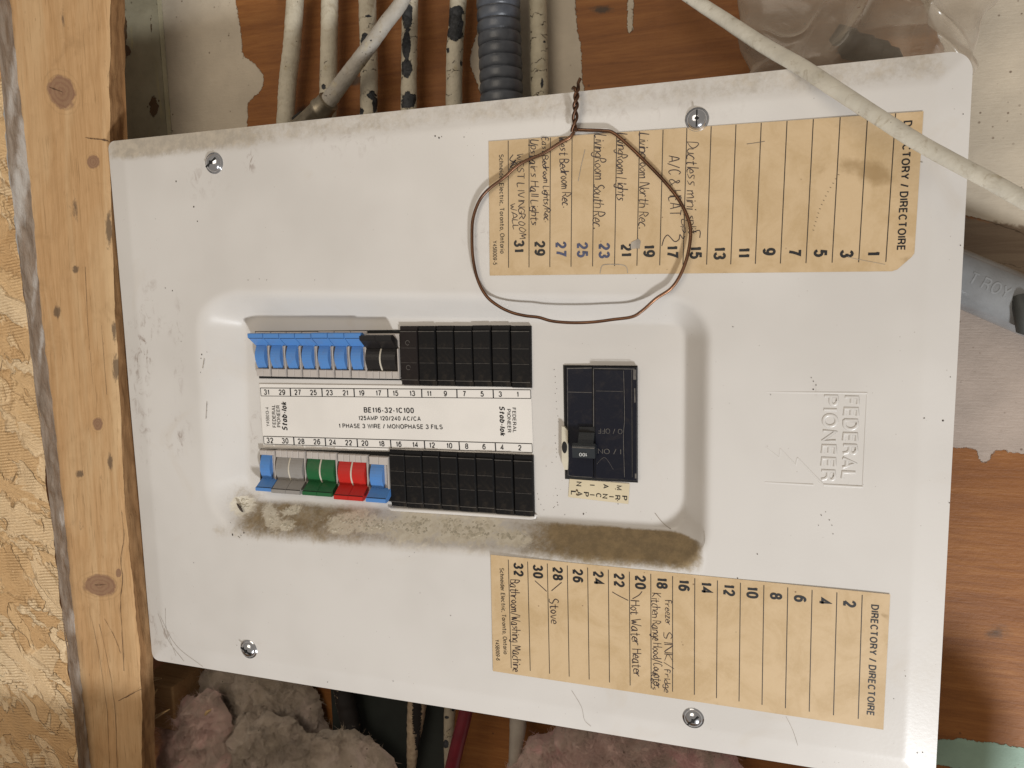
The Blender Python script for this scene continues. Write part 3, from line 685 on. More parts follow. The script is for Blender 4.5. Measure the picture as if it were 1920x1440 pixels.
F = np.stack([idx[:-1, :-1], idx[1:, :-1], idx[1:, 1:], idx[:-1, 1:]], -1).reshape(-1, 4).tolist()
ring = list(idx[:, 0]) + list(idx[-1, 1:]) + list(idx[-2::-1, -1]) + list(idx[0, -2:0:-1])
Q = proj(V); qx, qy = Q[:, 0], Q[:, 1]
_, U = wallpar(V[:, [0, 2]])
sB = U[:, 3]; inside = (1 - sstep(.7, 1.35, np.max(U[:, [0, 2]], -1)))
band = sstep(-.10, .12, sB) * (1 - sstep(.6, 1.7, sB)) * (sB > -.3)
stren = np.interp(qx, [405, 430, 470, 540, 620, 700, 800, 900, 985, 1060, 1200, 1290, 1318, 1335], [0, .35, .78, .80, .76, .58, .22, .26, .56, .98, 1.08, 1.08, .6, 0])
dust = band * stren * inside
dust = np.maximum(dust, .62 * ell(Q, 585, 965, 130, 26, 4) * 1.35 * (sB > -.12))
dust = np.maximum(dust, .75 * np.clip(1 - np.abs(sB - .02) / .10, 0, 1) * (U[:, 0] < .4) * (U[:, 2] < .3) * (qx > 560) * .8)
dust = np.maximum(dust, 1.0 * sstep(1.2, .7, sB) * sstep(-.05, .2, sB + U[:, 2] * .0) * sstep(-.1, .1, np.minimum(sB + .35, U[:, 2] + .6)) * (U[:, 2] > -.5) * (sB > -.05) * (1 - sstep(.45, .9, U[:, 2])))
dust = np.maximum(dust, .55 * ell(Q, 462, 935, 44, 30) * 1.2)
rub = np.max([ell(Q, 455, 945, 20, 17) * 1.1, ell(Q, 508, 970, 13, 24, -20), ell(Q, 535, 985, 15, 10), ell(Q, 548, 957, 18, 8, -18), ell(Q, 655, 975, 36, 14, -8) * 1.05, ell(Q, 700, 985, 50, 14), ell(Q, 780, 988, 44, 26, -5) * 1.12,
              ell(Q, 845, 985, 34, 22) * 1.0, ell(Q, 900, 992, 36, 22, -12) * 1.08, ell(Q, 640, 992, 22, 9), ell(Q, 955, 1008, 40, 16, 8) * .95, ell(Q, 870, 1005, 60, 12) * 1.0], 0) * (qy > 930)
etop = HH - V[:, 2]; 
ld = (1 - sstep(9, 26, etop)) * np.interp(qx, [200, 230, 430, 520, 640, 800, 1000, 1250, 1400, 1600, 1760, 1800], [.60, .95, .85, .62, .62, .55, .60, .52, .62, .60, .62, .2])
ld = np.maximum(ld, (1 - sstep(.9, 1.75, sB)) * sstep(.3, .9, sB) * inside * .55)
ld = np.maximum(ld, .4 * (1 - sstep(2, 16, V[:, 0] + HW)))
smear = np.max([ell(Q, 268, 655, 13, 80, 6) * 1.3, ell(Q, 300, 610, 40, 12) * .7, ell(Q, 335, 660, 6, 70) * .7, ell(Q, 270, 790, 12, 60) * .6, ell(Q, 335, 820, 16, 22) * .8, ell(Q, 470, 300, 10, 14) * 1.2,
                ell(Q, 905, 445, 22, 16) * 1.0, ell(Q, 1527, 715, 6, 18) * 1.2, ell(Q, 950, 150, 120, 40) * .35, ell(Q, 480, 810, 8, 30) * .9, ell(Q, 380, 340, 30, 20) * .5, ell(Q, 650, 260, 60, 22) * .4,
                ell(Q, 300, 1180, 16, 50, -25) * .7, ell(Q, 1130, 200, 160, 22) * .4], 0)
mb = MB(); mb.add(V, F, smooth=True)
RV = [V[i] for i in ring] + [V[i] + np.array([0, 1.2, 0]) for i in ring] + [V[i] * np.array([.9995, 1, .9995]) + np.array([0, 13, 0]) for i in ring]
L = len(ring)
mb.add(RV, [(i + o_, i + L + o_, (i + 1) % L + L + o_, (i + 1) % L + o_) for o_ in (0, L) for i in range(L)], 0, True)
def cov_pt(px, py, off=.25):
    y = 0.
    for _ in range(8):
        P = un(px, py, y); y = float(cover_y(np.array([P[0]]), np.array([P[2]]))[0])
    P = un(px, py, y - off); return P
SP = [(1039, 693, 1), (1041, 706, 1), (1041, 717, 1), (1044, 729, 1), (1041, 738, 1), (1043, 753, 1), (1044, 767, 1), (1046, 780, 1), (1047, 791, 1), (1041, 817, 1), (1041.5, 831, 1), (1043, 842, 1),
      (1044, 849, 1), (1043, 857, 1), (1035, 867, 1.1), (1024, 874, 1.2), (1042, 916, 1.1), (1045, 929, 1), (1045, 942, 1), (1046, 947, 1.2), (1040, 950, 1), (1038, 952, 1), (1008, 926, 1), (1010, 936, 1), (1014, 946, 1.1), (1020, 956, 1.1),
      (1059, 965, 1), (1094, 964, 2.4), (1099, 961, .8), (1159, 945, 1.2), (1733, 784, 1.6), (1768, 789, 1.8), (1782, 707, 1), (1780, 943, 1.4), (1383, 1084, 1.3), (1420, 1039, 1.5), (1801, 460, 1.2), (1676, 1310, 1),
      (1730, 1411, 1.5), (1720, 1412, 1.3), (1525, 730, 1.8), (1521, 708, 1), (1445, 740, 1), (845, 1154, 1.3), (737, 1277, 1.3), (777, 1036, 1.2), (363, 1055, 1.3), (444, 1210, 1), (614, 1279, 1.5), (742, 969, 1), (500, 525, 1), (388, 660, 1),
      (378, 665, 2.2), (377, 672, 1.6), (380, 690, 1), (376, 698, 1.4), (388, 758, 1.2), (388, 770, 1), (387, 782, 1), (432, 980, 1), (1540, 966, 1.6), (1555, 975, 1.2), (1560, 985, 1), (1548, 960, 1), (1535, 985, 1), (1562, 1001, 1),
      (1525, 715, 1.2), (1530, 722, 1.3), (370, 415, 1.6), (363, 388, 2.4), (330, 340, 2), (870, 257, 1.4), (816, 255, 2.2), (823, 258, 2.4), (828, 256, 1.4), (436, 1003, 3), (447, 1006, 1.6), (452, 1004, 1.6), (457, 999, 2.4), (449, 1008, 1.3),
      (1806, 214, 1), (1698, 1268, 1), (1380, 1185, .9), (590, 525, 1), (465, 525, 1.3), (486, 523, 1.2), (310, 540, 1.6), (323, 545, 1.6), (1070, 700, .01)]
for px, py, r in SP:
    P = cov_pt(px, py); mb.disc(P, r * .33, 1, 6, rng.uniform(.6, 1), rng.uniform(0, 3), .3)
for _ in range(26):
    px, py = rng.uniform(240, 1760), rng.uniform(240, 1380)
    P = un(px, py, 0)
    if abs(P[0]) > 310 or abs(P[2]) > 222: continue
    v = wallpar(np.array([[P[0], P[2]]]))[0][0]
    if -.7 < v < 1.2: continue
    mb.disc(cov_pt(px, py), rng.uniform(.16, .42), 1 if rng.random() < .6 else 2, 6, rng.uniform(.5, 1), rng.uniform(0, 3), .3)
for pts, wv_ in (([(480, 940), (492, 900), (478, 880)], .0), ([(1228, 962), (1238, 975), (1248, 985), (1258, 992)], .5), ([(1072, 1295), (1090, 1325), (1096, 1350), (1108, 1362)], .3), ([(1474, 1344), (1486, 1368), (1496, 1398)], .3),
                 ([(1690, 290), (1712, 300), (1730, 304)], .6), ([(560, 560), (540, 552), (500, 555)], .0), 
                 ([(1320, 995), (1321, 1015), (1313, 1035)], .4), ([(380, 690), (383, 672)], .7), ([(388, 753), (386, 785)], .6), ([(296, 1150), (315, 1200), (345, 1240)], .35), ([(300, 1155), (330, 1210), (380, 1250)], .3),
                 ([(310, 1140), (312, 1180), (330, 1230)], .3), ([(430, 880), (445, 1000)], .0)):
    if wv_: mb.ribbon([cov_pt(q[0], q[1], .3) for q in (crom(pts, 5) if len(pts) > 2 else [np.array(k, float) for k in pts])], wv_, mi=2)
P = [un(a_, b_, D - .4) for a_, b_ in ((730, 951), (735, 954), (860, 961.5), (995, 970.5), (1003, 969), (1005, 964))]; mb.tube(P, [1.2, 2, 2, 2, 2, 1.2], 10)
cover = mb.build('cover', [M['cover'], M['speck'], M['scuff']], PANEL, attrs={'dust': dust, 'lightdust': ld, 'smear': smear, 'rub': rub})

# embossed maker's mark pressed into the cover
mb = MB(); YE = -.32
for wv_, pts in ((.9, [(1436, 735), (1626, 737)]), (.7, [(1626, 737), (1618, 913)]), (1.0, [(1544, 909), (1618, 913)]), (.8, [(1544, 909), (1495, 858)]), (.7, [(1495, 858), (1492, 872)]), (.8, [(1492, 872), (1463, 841)]), (.7, [(1463, 841), (1461, 858)]),
                 (.8, [(1461, 858), (1435, 838)]), (.5, [(1435, 838), (1437, 735)]), (.9, [(1434, 904), (1525, 909)])):
    A, B = un(*pts[0], .3), un(*pts[1], .3); mb.tube([A, B], wv_ * .95, 8, flat=.55)
def emb_letters(word, x, y0, y1, capw):
    A, B = un(x, y0, 0), un(x - (y1 - y0) * .035, y1, 0); e = B - A; ln = np.linalg.norm(e); e /= ln; up = np.array([-e[2], 0, e[0]])
    h = np.linalg.norm(un(x + capw / 2, y0, 0) - un(x - capw / 2, y0, 0)); st, tw = layout(word, .16)
    for p in st:
        q = [A + e * (c_[0] / tw * ln) + up * (c_[1] - .5) * h + np.array([0, .1, 0]) for c_ in p]
        if np.linalg.norm(q[0] - q[-1]) < .01: q = q[:-1] + [q[0]]
        mb.tube(q, 1.15, 8, flat=.42)
emb_letters('FEDERAL', 1597, 742, 900, 29); emb_letters('PIONEER', 1558, 740, 903, 29)
mb.build('embossed_logo', M['cover'], cover)

# enclosure box behind the cover
mb = MB(); mb.box(-HW + 14, HW - 14, 24.5, YB - 1, -HH + 14, HH - 14)
mb.build('enclosure_box', plain('enclosure_paint', (.34, .32, .29), .5), PANEL)

# cover screws
def screw_mesh():
    mb = MB(); prof = [(0, -5.2), (3.2, -4.9), (6.0, -4.0), (8.2, -2.3), (9.0, -.9), (9.2, 0), (10.6, -.1), (10.7, .6)]
    n = 40; V = []
    for r, y in prof[1:]:
        for k in range(n):
            a = 2 * math.pi * k / n; V.append((r * math.cos(a), y, r * math.sin(a)))
    V.append((0, -5.2, 0)); c = len(V) - 1
    F = [(i * n + k, i * n + (k + 1) % n, (i + 1) * n + (k + 1) % n, (i + 1) * n + k) for i in range(len(prof) - 2) for k in range(n)] + [(c, (k + 1) % n, k) for k in range(n)]
    V = np.array(V)
    mb.add(V, F, 0, True)
    mb.box(-7.4, 7.4, -5.6, -4.6, -.62, .62, 1)      # drive slot (dark) with the crossing recess
    d = 2.4; mb.add([(-d, -5.75, 0), (0, -5.75, -d), (d, -5.75, 0), (0, -5.75, d)], [(0, 1, 2, 3)], 1)
    return mb
for (px, py), ang, rr, lb in (((402, 306), .6, .80, 'screw near the upper left corner'), ((467, 1217), -.55, .80, 'screw near the lower left corner'), ((1307, 224), 1.55, .72, 'screw above the top directory sticker'), ((1300, 1346), .75, .72, 'screw below the bottom directory sticker')):
    P = un(px, py, 0)
    mbk = screw_mesh(); ca, sa = math.cos(ang), math.sin(ang)
    mbk.v = [((x * ca - z * sa) * rr + P[0], y * rr - .4, (x * sa + z * ca) * rr + P[2]) for x, y, z in mbk.v]
    mbk.build('screw', [M['zinc'], M['dark']], PANEL, label=lb)

# ---- directory stickers
def sticker_frame(x0, z0, a):
    e = np.array([math.cos(a), 0, math.sin(a)]); d = np.array([math.sin(a), 0, -math.cos(a)]); o = np.array([x0, 0, z0])
    return lambda u, v, y=-.3: o + e * u + d * v + np.array([0, y, 0])
LW, LH = 277.1, 94.87
def directory(frame, nums, topread, lines_px, num_v, title, title_px, stains, blue=(), label='', corner=None, y=-.45):
    mb = MB(); nu, nv = 70, 26; V = []
    for i in range(nu + 1):
        for j in range(nv + 1): V.append(frame(LW * i / nu, LH * j / nv, y))
    V = np.array(V)
    if corner:                                              # clipped, lifted corner
        for k in range(len(V)):
            i, j = divmod(k, nv + 1); u, v = i / nu * LW, j / nv * LH
            over = (u - (LW - 5)) + (v - (LH - 5))
            if over > 0: V[k] = V[k] + (frame(0, 0, 0) - frame(1, 1, 0)) * over / 2
    Q = proj(V); idx = np.arange((nu + 1) * (nv + 1)).reshape(nu + 1, nv + 1)
    F = np.stack([idx[:-1, :-1], idx[:-1, 1:], idx[1:, 1:], idx[1:, :-1]], -1).reshape(-1, 4).tolist()
    mb.add(V, F); st = np.zeros(len(V))
    for s_ in stains: st = np.maximum(st, s_[0] * ell(Q, *s_[1:]))
    st = np.maximum(st, .42 * (np.minimum(np.minimum([k // (nv + 1) for k in range(len(V))], [nu - k // (nv + 1) for k in range(len(V))]), np.minimum([k % (nv + 1) for k in range(len(V))], [nv - k % (nv + 1) for k in range(len(V))])) < 1))
    lab = mb.build('directory_sticker', M['paper'], PANEL, attrs={'stain': st}, label=label)
    (a0, a1), (b0, b1) = lines_px
    A0, A1, B0, B1 = [un(*q, 0) for q in (a0, a1, b0, b1)]
    mb = MB()
    for k in range(17):
        p, q = lerp(A0, B0, k / 16), lerp(A1, B1, k / 16); mb.ribbon([p + np.array([0, y - .12, 0]), q + np.array([0, y - .12, 0])], .55)
    mb.build('ruled_lines', M['line'], lab)
    mb = MB(); u, d = None, None
    e = (B0 - A0) / 16; ln = (A1 - A0); ln = ln / np.linalg.norm(ln); up = np.array([-ln[2], 0, ln[0]])
    for k, nm in enumerate(nums):
        nm = str(nm); c0 = A0 + e * (k + .52) ; P0 = np.array([c0[0], 0, c0[2]]) + ln * num_v(k)
        text_plane(mb, nm, P0 - up * 4.0 + np.array([0, y - .14, 0]), ln, up, None, 8.0, .20, 0, 1 if nm in blue else 0)
    text(mb, title, *title_px, y - .14, bold=.165)
    return lab, mb
fr1 = sticker_frame(22.238, 206.43, -.01781)
lab1, mb1 = directory(fr1, range(31, 0, -2), True, (((953.3, 264), (954, 502)), ((1679, 213), (1660.7, 491))), lambda k: np.interp(k, [0, 8, 15], [69.5, 76.5, 82.0]), 'DIRECTORY / DIRECTOIRE',
    ((1696, 348), (-.055, 1), 244, 16), [(1., 1640, 325, 40, 24, 15), (.8, 1600, 310, 34, 20), (.7, 1653, 262, 7, 12), (.75, 1700, 488, 18, 14), (.35, 1150, 500, 26, 12), (.5, 1540, 330, 40, 60)], ('25', '23', '27'),
    'upper tan directory sticker listing odd circuits 31 to 1, behind the wire loop', True)
text(mb1, 'Schneider Electric, Toronto, Ontario', (941, 382.5), (.012, 1), 186, 8.6, -.60, .125)
text(mb1, 'Y45B009-5', (928, 474), (.012, 1), 45, 7.6, -.60, .125)
mb1.build('printed_text', [M['ink'], M['blueink']], lab1)
NOTES[0] = lab1; mb = MB(); Y1 = -.62
note('WEST LIVINGROOM', (969, 288), (974, 448), 12, Y1, 3, .1, 1.4); note('WALL', (957, 382), (963, 430), 10, Y1, 4, .1, 1.3)
mark([(962, 290), (956, 300), (968, 306), (957, 312), (966, 316), (955, 318), (967, 300), (958, 308)], Y1, 1.6)
note('Upstairs Hall Lights', (994, 262), (996, 422), 14.5, Y1, 5, .1, 1.6); note('East Bedroom Lights/Rec.', (1016, 258), (1021, 416), 11.5, Y1, 6, .1, 1.5)
note('West Bedroom Rec.', (1048, 256), (1055, 388), 16, Y1, 7, .1, 1.6); note('LivingRoom South Rec.', (1116, 252), (1112, 428), 20, Y1, 8, .1, 1.6)
note('LivingRoom Lights', (1158, 250), (1157, 376), 18, Y1, 9, .1, 1.6); note('Livingroom North Rec.', (1200, 250), (1198, 428), 18, Y1, 10, .1, 1.6)
note("A/C & HEAT", (1254, 292), (1256, 404), 21, Y1, 11, .0, 1.5); note('Ductless mini', (1288, 266), (1288, 392), 21, Y1, 12, .1, 1.6); note('split', (1289, 404), (1292, 438), 16, Y1, 13, .1, 1.4); note('up', (1277, 412), (1280, 436), 10, Y1, 14, .1, 1.2)
mark([(1241, 461), (1245, 448), (1251, 441), (1256, 444), (1265, 453), (1273, 449), (1275, 440), (1280, 447), (1284, 443)], Y1, 1.6); mark([(1298, 436), (1310, 432), (1313, 436), (1312, 446)], Y1, 1.6)
mark([(1125, 513), (1128, 500), (1136, 496), (1162, 496), (1174, 500), (1177, 512)], Y1, 1.3, 1)
mb = MB()
for t in range(14): q = np.array([1571 - t * 3.7 - 6 * math.sin(t * .25), 327 + t * 8.0]); strokepx(mb, [q, q + np.array([3, 1.2])], Y1, .8, 0)
mb.build('crease_marks', M['speck'], lab1)
mark([(1590, 480), (1598, 484), (1640, 492), (1660, 496)], Y1, .7, 1); mark([(1400, 270), (1415, 268), (1434, 265)], Y1, .8, 2); mark([(1084, 340), (1090, 310), (1097, 280)], Y1, 1.0, 1)

mb = MB(); P = un(1194, 457, -.9); mb.tube([P + np.array([0, .5, 0]), P + np.array([0, -1.4, 0]), P + np.array([0, -2.1, 0])], [3.2, 2.9, 1.2], 14)
mb.disc(P + np.array([-.8, .2, -.3]), 3.9, 1, 9, .8, .5, .3)
mb.build('glue_blob', [plain('glue_white', (.66, .63, .58), .35), M['scuff']], lab1)

fr2 = sticker_frame(15.514, -100.70, -.00624)
lab2, mb2 = directory(fr2, range(32, 1, -2), False, (((953.5, 1049), (959, 1252)), ((1616.5, 1115), (1609, 1347))), lambda k: np.interp(k, [0, 11, 11.01, 15], [1.8, 1.8, 4.6, 4.6]), 'DIRECTORY / DIRECTOIRE',
    ((1636.5, 1238), (-.043, 1), 208, 14.5), [(.6, 1120, 1066, 16, 8), (.55, 1310, 1312, 40, 8), (.7, 1655, 1152, 6, 6), (.6, 1625, 1335, 6, 6), (.45, 1480, 1250, 60, 60), (.5, 1206, 1120, 5, 5)], (),
    'lower tan directory sticker listing even circuits 32 to 2, near the bottom edge')
text(mb2, 'Schneider Electric, Toronto, Ontario', (944.5, 1146), (.045, 1), 162, 8, -.60, .125)
text(mb2, 'Y45B009-6', (933, 1219), (.045, 1), 39, 7.4, -.60, .125)
mb2.build('printed_text', [M['ink'], M['blueink']], lab2)
NOTES[0] = lab2; mb = MB()
note('Bathroom/Washing Machine', (957, 1087), (962, 1259), 16, Y1, 21, .1, 1.4); note('Stove', (1030, 1121), (1034, 1169), 17, Y1, 22, .1, 1.5)
mark([(1003, 1089), (1025, 1109)], Y1, 1.4); mark([(1053, 1092), (1046, 1098), (1034, 1108)], Y1, 1.4); mark([(1204, 1109), (1198, 1116), (1186, 1123)], Y1, 1.4); mark([(1148, 1110), (1160, 1117), (1178, 1126)], Y1, 1.4)
note('Hot Water Heater', (1182, 1126), (1188, 1268), 17, Y1, 23, .1, 1.5); note('Kitchen Range Hood/Counter', (1222, 1112), (1226, 1290), 16, Y1, 24, .1, 1.4); note('Recs', (1219, 1262), (1223, 1294), 10, Y1, 25, .1, 1.3)
note('Freezer', (1247, 1126), (1249, 1172), 12, Y1, 26, .1, 1.3); note('SINK/', (1244, 1182), (1247, 1252), 16, Y1, 27, .15, 1.3); note('Fridge', (1246, 1256), (1246, 1298), 11, Y1, 28, .1, 1.4)


# ---- breaker rows: slots, breakers, filler plates
YF = D - .6
mb = MB()
for q in (((478, 621), (748, 618.5), (997, 611), (998, 725), (750, 713), (486, 709.5)), ((488, 841), (1001, 853), (1002, 968), (488, 915))):
    mb.add([un(*k, YF + .15) for k in q], [tuple(range(len(q)))])
mb.build('breaker_opening', M['dark'], PANEL)

def toggle_prof(sg, z0, h1, z2, d1=5.0, d2=13.0):
    """side profile (y, z) of a rocker with its lever; z runs from the base z0 towards the lever tip z2, sg = +1 up, -1 down"""
    P = [(YF + .5, z0)]
    for k in range(9):
        t = k / 8; P.append((YF - 1.2 - d1 * math.sin(math.pi * (.08 + .80 * t)), z0 + sg * h1 * t))
    zj = z0 + sg * h1; zt = z0 + sg * z2
    P += [(YF - 3.2, zj + sg * .6), (YF - d2 + 1.4, lerp(zj, zt, .62)), (YF - d2 + .4, lerp(zj, zt, .66)), (YF - d2 + .2, zt - sg * .6), (YF - d2 + .9, zt), (YF - d2 + 4, zt), (YF - 1, lerp(zj, zt, .55)), (YF + .5, lerp(zj, zt, .5))]
    return P
def fixw(P, sg): return P if sg > 0 else P
def breaker(rowpts, kind, mat, px0, px1, sg, label, yb_px, yj_px, yt_px, yend_px):
    """one breaker between photo columns px0..px1; *_px give the rows of rocker base, lever root, lever tip and body end"""
    base0, base1 = un(px0, yb_px[0], YF - 2), un(px1, yb_px[1], YF - 2)
    x0, x1 = base0[0], base1[0]; zb = (base0[2] + base1[2]) / 2; xm = (px0 + px1) / 2
    zj = un(xm, sum(yj_px) / 2, YF - 4)[2]; zt = un(xm, sum(yt_px) / 2, YF - 12.5)[2]; ze = un(xm, sum(yend_px) / 2, YF - 2)[2]
    pitch = x1 - x0; g = .55
    body = MB()
    zl, zh = min(ze, zt), max(ze, zt)
    yb = YF - 1.4
    body.rbox(x0 + g * .4, x1 - g * .4, yb, YF + 1.5, min(zb, zj + sg * abs(zt - zj) * (1.06 if sg > 0 else .7)), max(zb, zj + sg * abs(zt - zj) * (1.06 if sg > 0 else .7)), .5)
    lo, hi = sorted((ze, zb - sg * .3)); k = 2 if kind == 1 else 5
    for i in range(k):
        a, b = lerp(x0 + g, x1 - g * 2.2, i / k), lerp(x0 + g, x1 - g * 2.2, (i + 1) / k)
        body.rbox(a + .12, b - .12, yb - 2.6 - .25 * (i % 2), YF + 1, lo, hi, .5)
    # side cheeks between neighbours
    body.box(x1 - g * 1.9, x1 - g * .5, yb - 3.0, YF + 1, min(ze, zj), max(ze, zj))
    bo = body.build('circuit_breaker', M['body'], PANEL, label=label)
    nT = kind; mrg = 1.3; sepw = 1.5 if kind == 2 else 0
    wT = (pitch - mrg * 2 - 1.4 - sepw) / nT
    prof = toggle_prof(sg, zb, abs(zj - zb), abs(zt - zb))
    for i in range(nT):
        a = x0 + mrg + i * (wT + sepw); t = MB()
        mid = 11
        if kind == 1: a = x0 + 1.9; wT = pitch * .60
        t.prism_x(prof[:10] + [(YF + .5, prof[9][1])], a, a + wT)
        ex0, ex1 = (a - .8, a + wT + .9) if kind == 1 else (a - (.9 if i == 0 else sepw / 2 - .15), a + wT + (.9 if i == 1 else sepw / 2 - .15))
        if kind == 1: ex0, ex1 = x0 + .9, x1 + .2
        lev = [(YF - 2.2, prof[9][1] - sg * .3)] + prof[11:]
        t.prism_x(lev, ex0, ex1)
        zq = lerp(prof[9][1], zt, .60); t.box(ex0 + .3, ex1 - .3, YF - 13 + 1.0, YF - 13 + 2.4, min(zq, zq + sg * .45), max(zq, zq + sg * .45), 1)
        t.build('toggle', [mat, M['dark']], bo)
    if kind == 2:
        t = MB(); a = x0 + mrg + wT + .15
        dv = [(q[0] - .35, q[1]) for q in prof[:10]] + [(YF + .5, prof[9][1])]
        t.prism_x(dv, a, a + sepw - .3); t.build('divider', M['sep'], bo)
    return bo
edges = [478, 506.5, 536, 565, 595.3, 625.5, 656, 687]
for i in range(7):
    a, b = edges[i], edges[i + 1]; k = i / 7
    lb = ['leftmost blue breaker in the top row, above number 31', 'second blue breaker of the top row, above number 29', 'third blue breaker of the top row, above number 27', 'fourth blue breaker, above number 25', 'fifth blue breaker, above number 23, lever a little raised',
          'sixth blue breaker, above number 21', 'last blue breaker of the top row, beside the black double breaker'][i]
    ty = 625 + (i >= 4) * -1.0
    breaker('top', 1, M['blue'], a + 3.5, b + 3.5, 1, lb, (690 + 4 * k, 690 + 4 * k), (648 + 2 * k,) * 2, (ty, ty), (705 + 4 * k, 705 + 4 * k))
breaker('top', 2, M['black'], 688, 751, 1, 'double black breaker beside the black filler plates', (694.5, 695), (653, 655), (628, 629), (709, 710))
low = [(488, 518, 1, 'blue', 853, 898, 922, 845, 'blue breaker under number 32 at the left end of the bottom row'), (518.5, 575, 2, 'grey', 858, 901, 927, 846, 'double grey breaker in the bottom row'),
       (576, 634, 2, 'green', 861, 905, 931, 849, 'double green breaker in the bottom row'), (634.5, 692, 2, 'red', 866, 910.5, 939, 853, 'double red breaker in the bottom row'), (693, 731, 1, 'blue', 871, 916, 943, 857, 'blue breaker under number 18, beside the black filler plates')]
for a, b, kd, mt, yb, yj, yt, ye, lb in low:
    breaker('low', kd, M[mt], a, b, -1, lb, (yb, yb), (yj, yj), (yt, yt), (ye - 1.5, ye - 1.5))

def filler_mesh(wd, ht, mats, rings=False):
    mb = MB(); d = 2.4; q = 3.6
    mb.rbox(.22, wd - .22, -1.2 - d * .55, 2, 0, ht, .5)
    mb.rbox(.45, wd - .45, -1.2 - d, 0, q, ht - q, .6)
    for z in (q + .15, ht - q - .15): mb.box(.7, wd - .7, -1.35 - d, -1.0 - d, z - .18 + (.5 if z < ht / 2 else -.5), z + .18 + (.5 if z < ht / 2 else -.5), 1)
    for z in (.38, .63): mb.box(1.2, wd - 1.2, -1.26 - d, -1.1 - d, ht * z, ht * z + .16, 1)
    if rings:
        for z in (.30, .72):
            P = [(wd * .45 + 1.8 * math.cos(t), -1.25 - d, ht * z + 1.8 * math.sin(t)) for t in np.linspace(0, 5.5, 14)]; mb.ribbon(P, .3, mi=1)
    return mb
def place_row(left_edges, right_edge, ytop0, ytop1, ybot0, ybot1, labels):
    proto = None
    E_ = left_edges + [right_edge]
    for i in range(len(left_edges)):
        k0 = i / len(left_edges)
        a, b = E_[i], E_[i + 1]; yt, yb = lerp(ytop0, ytop1, k0), lerp(ybot0, ybot1, k0)
        TLp, BLp, TRp = un(a, yt, YF - 3), un(a, yb, YF - 3), un(b, lerp(ytop0, ytop1, k0 + 1 / len(left_edges)), YF - 3)
        wd = TRp[0] - TLp[0]; ht = TLp[2] - BLp[2]
        first = labels[i].startswith('brownish')
        if proto is None or first or proto[2]:
            o = filler_mesh(wd, ht, None, first).build('filler_plate', [M['brownblank'] if first else M['blank'], M['edgewear']], PANEL, loc=BLp + np.array([0, 3 + rng.uniform(-.3, .3), 0])); proto = (o, (wd, ht), first)
        else:
            o = proto[0].copy(); sc.collection.objects.link(o); o.parent = PANEL
            o.location = [float(c) * S for c in (BLp + np.array([0, 3 + rng.uniform(-.4, .3), rng.uniform(-.3, .3)]) - np.array(PANEL.location) / S)]
            o.scale = (wd / proto[1][0], 1, ht / proto[1][1])
        o.rotation_euler = (0, -math.atan2(TRp[2] - TLp[2], TRp[0] - TLp[0]) * .8 + rng.uniform(-.006, .006), rng.uniform(-.02, .02))
        o['label'] = labels[i]
ordn = ['first', 'second', 'third', 'fourth', 'fifth', 'sixth', 'seventh', 'eighth']
place_row([752.5, 786.5, 820, 853.5, 888.5, 923.5, 958.5], 996.5, 611.5, 610.5, 721.5, 727.5, ['brownish black filler plate with two faint rings beside the black breaker'] + [f'{ordn[i]} black filler plate from the left in the top row' for i in range(1, 6)] + ['black filler plate at the right end of the top row, above number 1'])
place_row([733, 762.7, 795, 828, 861.5, 895.5, 929.5, 964.5], 1002, 843.5, 854.5, 949, 968.5, [f'{ordn[i]} black filler plate from the left in the bottom row' for i in range(7)] + ['black filler plate at the right end of the bottom row, below number 2'])

# ---- rating sticker between the rows
YS = D - .75
mb = MB(); c = [un(*q, YS) for q in ((486, 720), (995.5, 726), (1000, 851), (494, 838.5))]
mb.add([lerp(lerp(c[0], c[1], i / 12), lerp(c[3], c[2], i / 12), j / 4) for i in range(13) for j in range(5)], [(i * 5 + j, i * 5 + j + 1, (i + 1) * 5 + j + 1, (i + 1) * 5 + j) for i in range(12) for j in range(4)])
rs = mb.build('rating_sticker', M['white_sticker'], PANEL, label='white rating sticker with circuit numbers between the two breaker rows')
mb = MB(); yl = YS - .15
def boxpx(tl, tr, br, bl, divs_t, divs_b):
    for a, b in ((tl, tr), (tr, br), (br, bl), (bl, tl)): strokepx(mb, [a, b], yl, 1.1)
    for t, b in zip(divs_t, divs_b):
        k = (t - tl[0]) / (tr[0] - tl[0]); strokepx(mb, [(t, lerp(tl[1], tr[1], k)), (b, lerp(bl[1], br[1], k))], yl, 2.1)
boxpx((488, 727.5), (994.7, 731), (995.3, 747.3), (489.5, 742.5), (544, 603.3, 663.5, 726.7, 790.5, 856.5, 924.5), (545, 604.3, 664.5, 727.5, 791, 857, 925.2))
boxpx((494, 818), (997.5, 832), (998.3, 848.6), (495, 832.5), (550.5, 609.5, 669.3, 732, 795.5, 860.5, 928.5), (551.5, 610.8, 670.5, 733.3, 796.6, 861.8, 929.6))
mb.build('ruled_boxes', M['ink'], rs)
mb = MB()
for nm, x in zip(range(31, 0, -2), (499.7, 528.6, 558, 587.5, 617.5, 647.5, 678, 709.5, 741.5, 773, 804.5, 835, 870.5, 904, 938, 970.5)):
    text(mb, str(nm), (x, 735.3 + (x - 500) * .0085), (1, .01), None, 10.4, yl, .16)
for nm, x in zip(range(32, 1, -2), (506, 534.5, 564.5, 594, 623.5, 653.5, 684, 715.5, 747.5, 778.5, 810, 842.5, 875, 907.5, 941.5, 974.5)):
    text(mb, str(nm), (x, 825.8 + (x - 506) * .0295), (1, .028), None, 10.4, yl, .16)
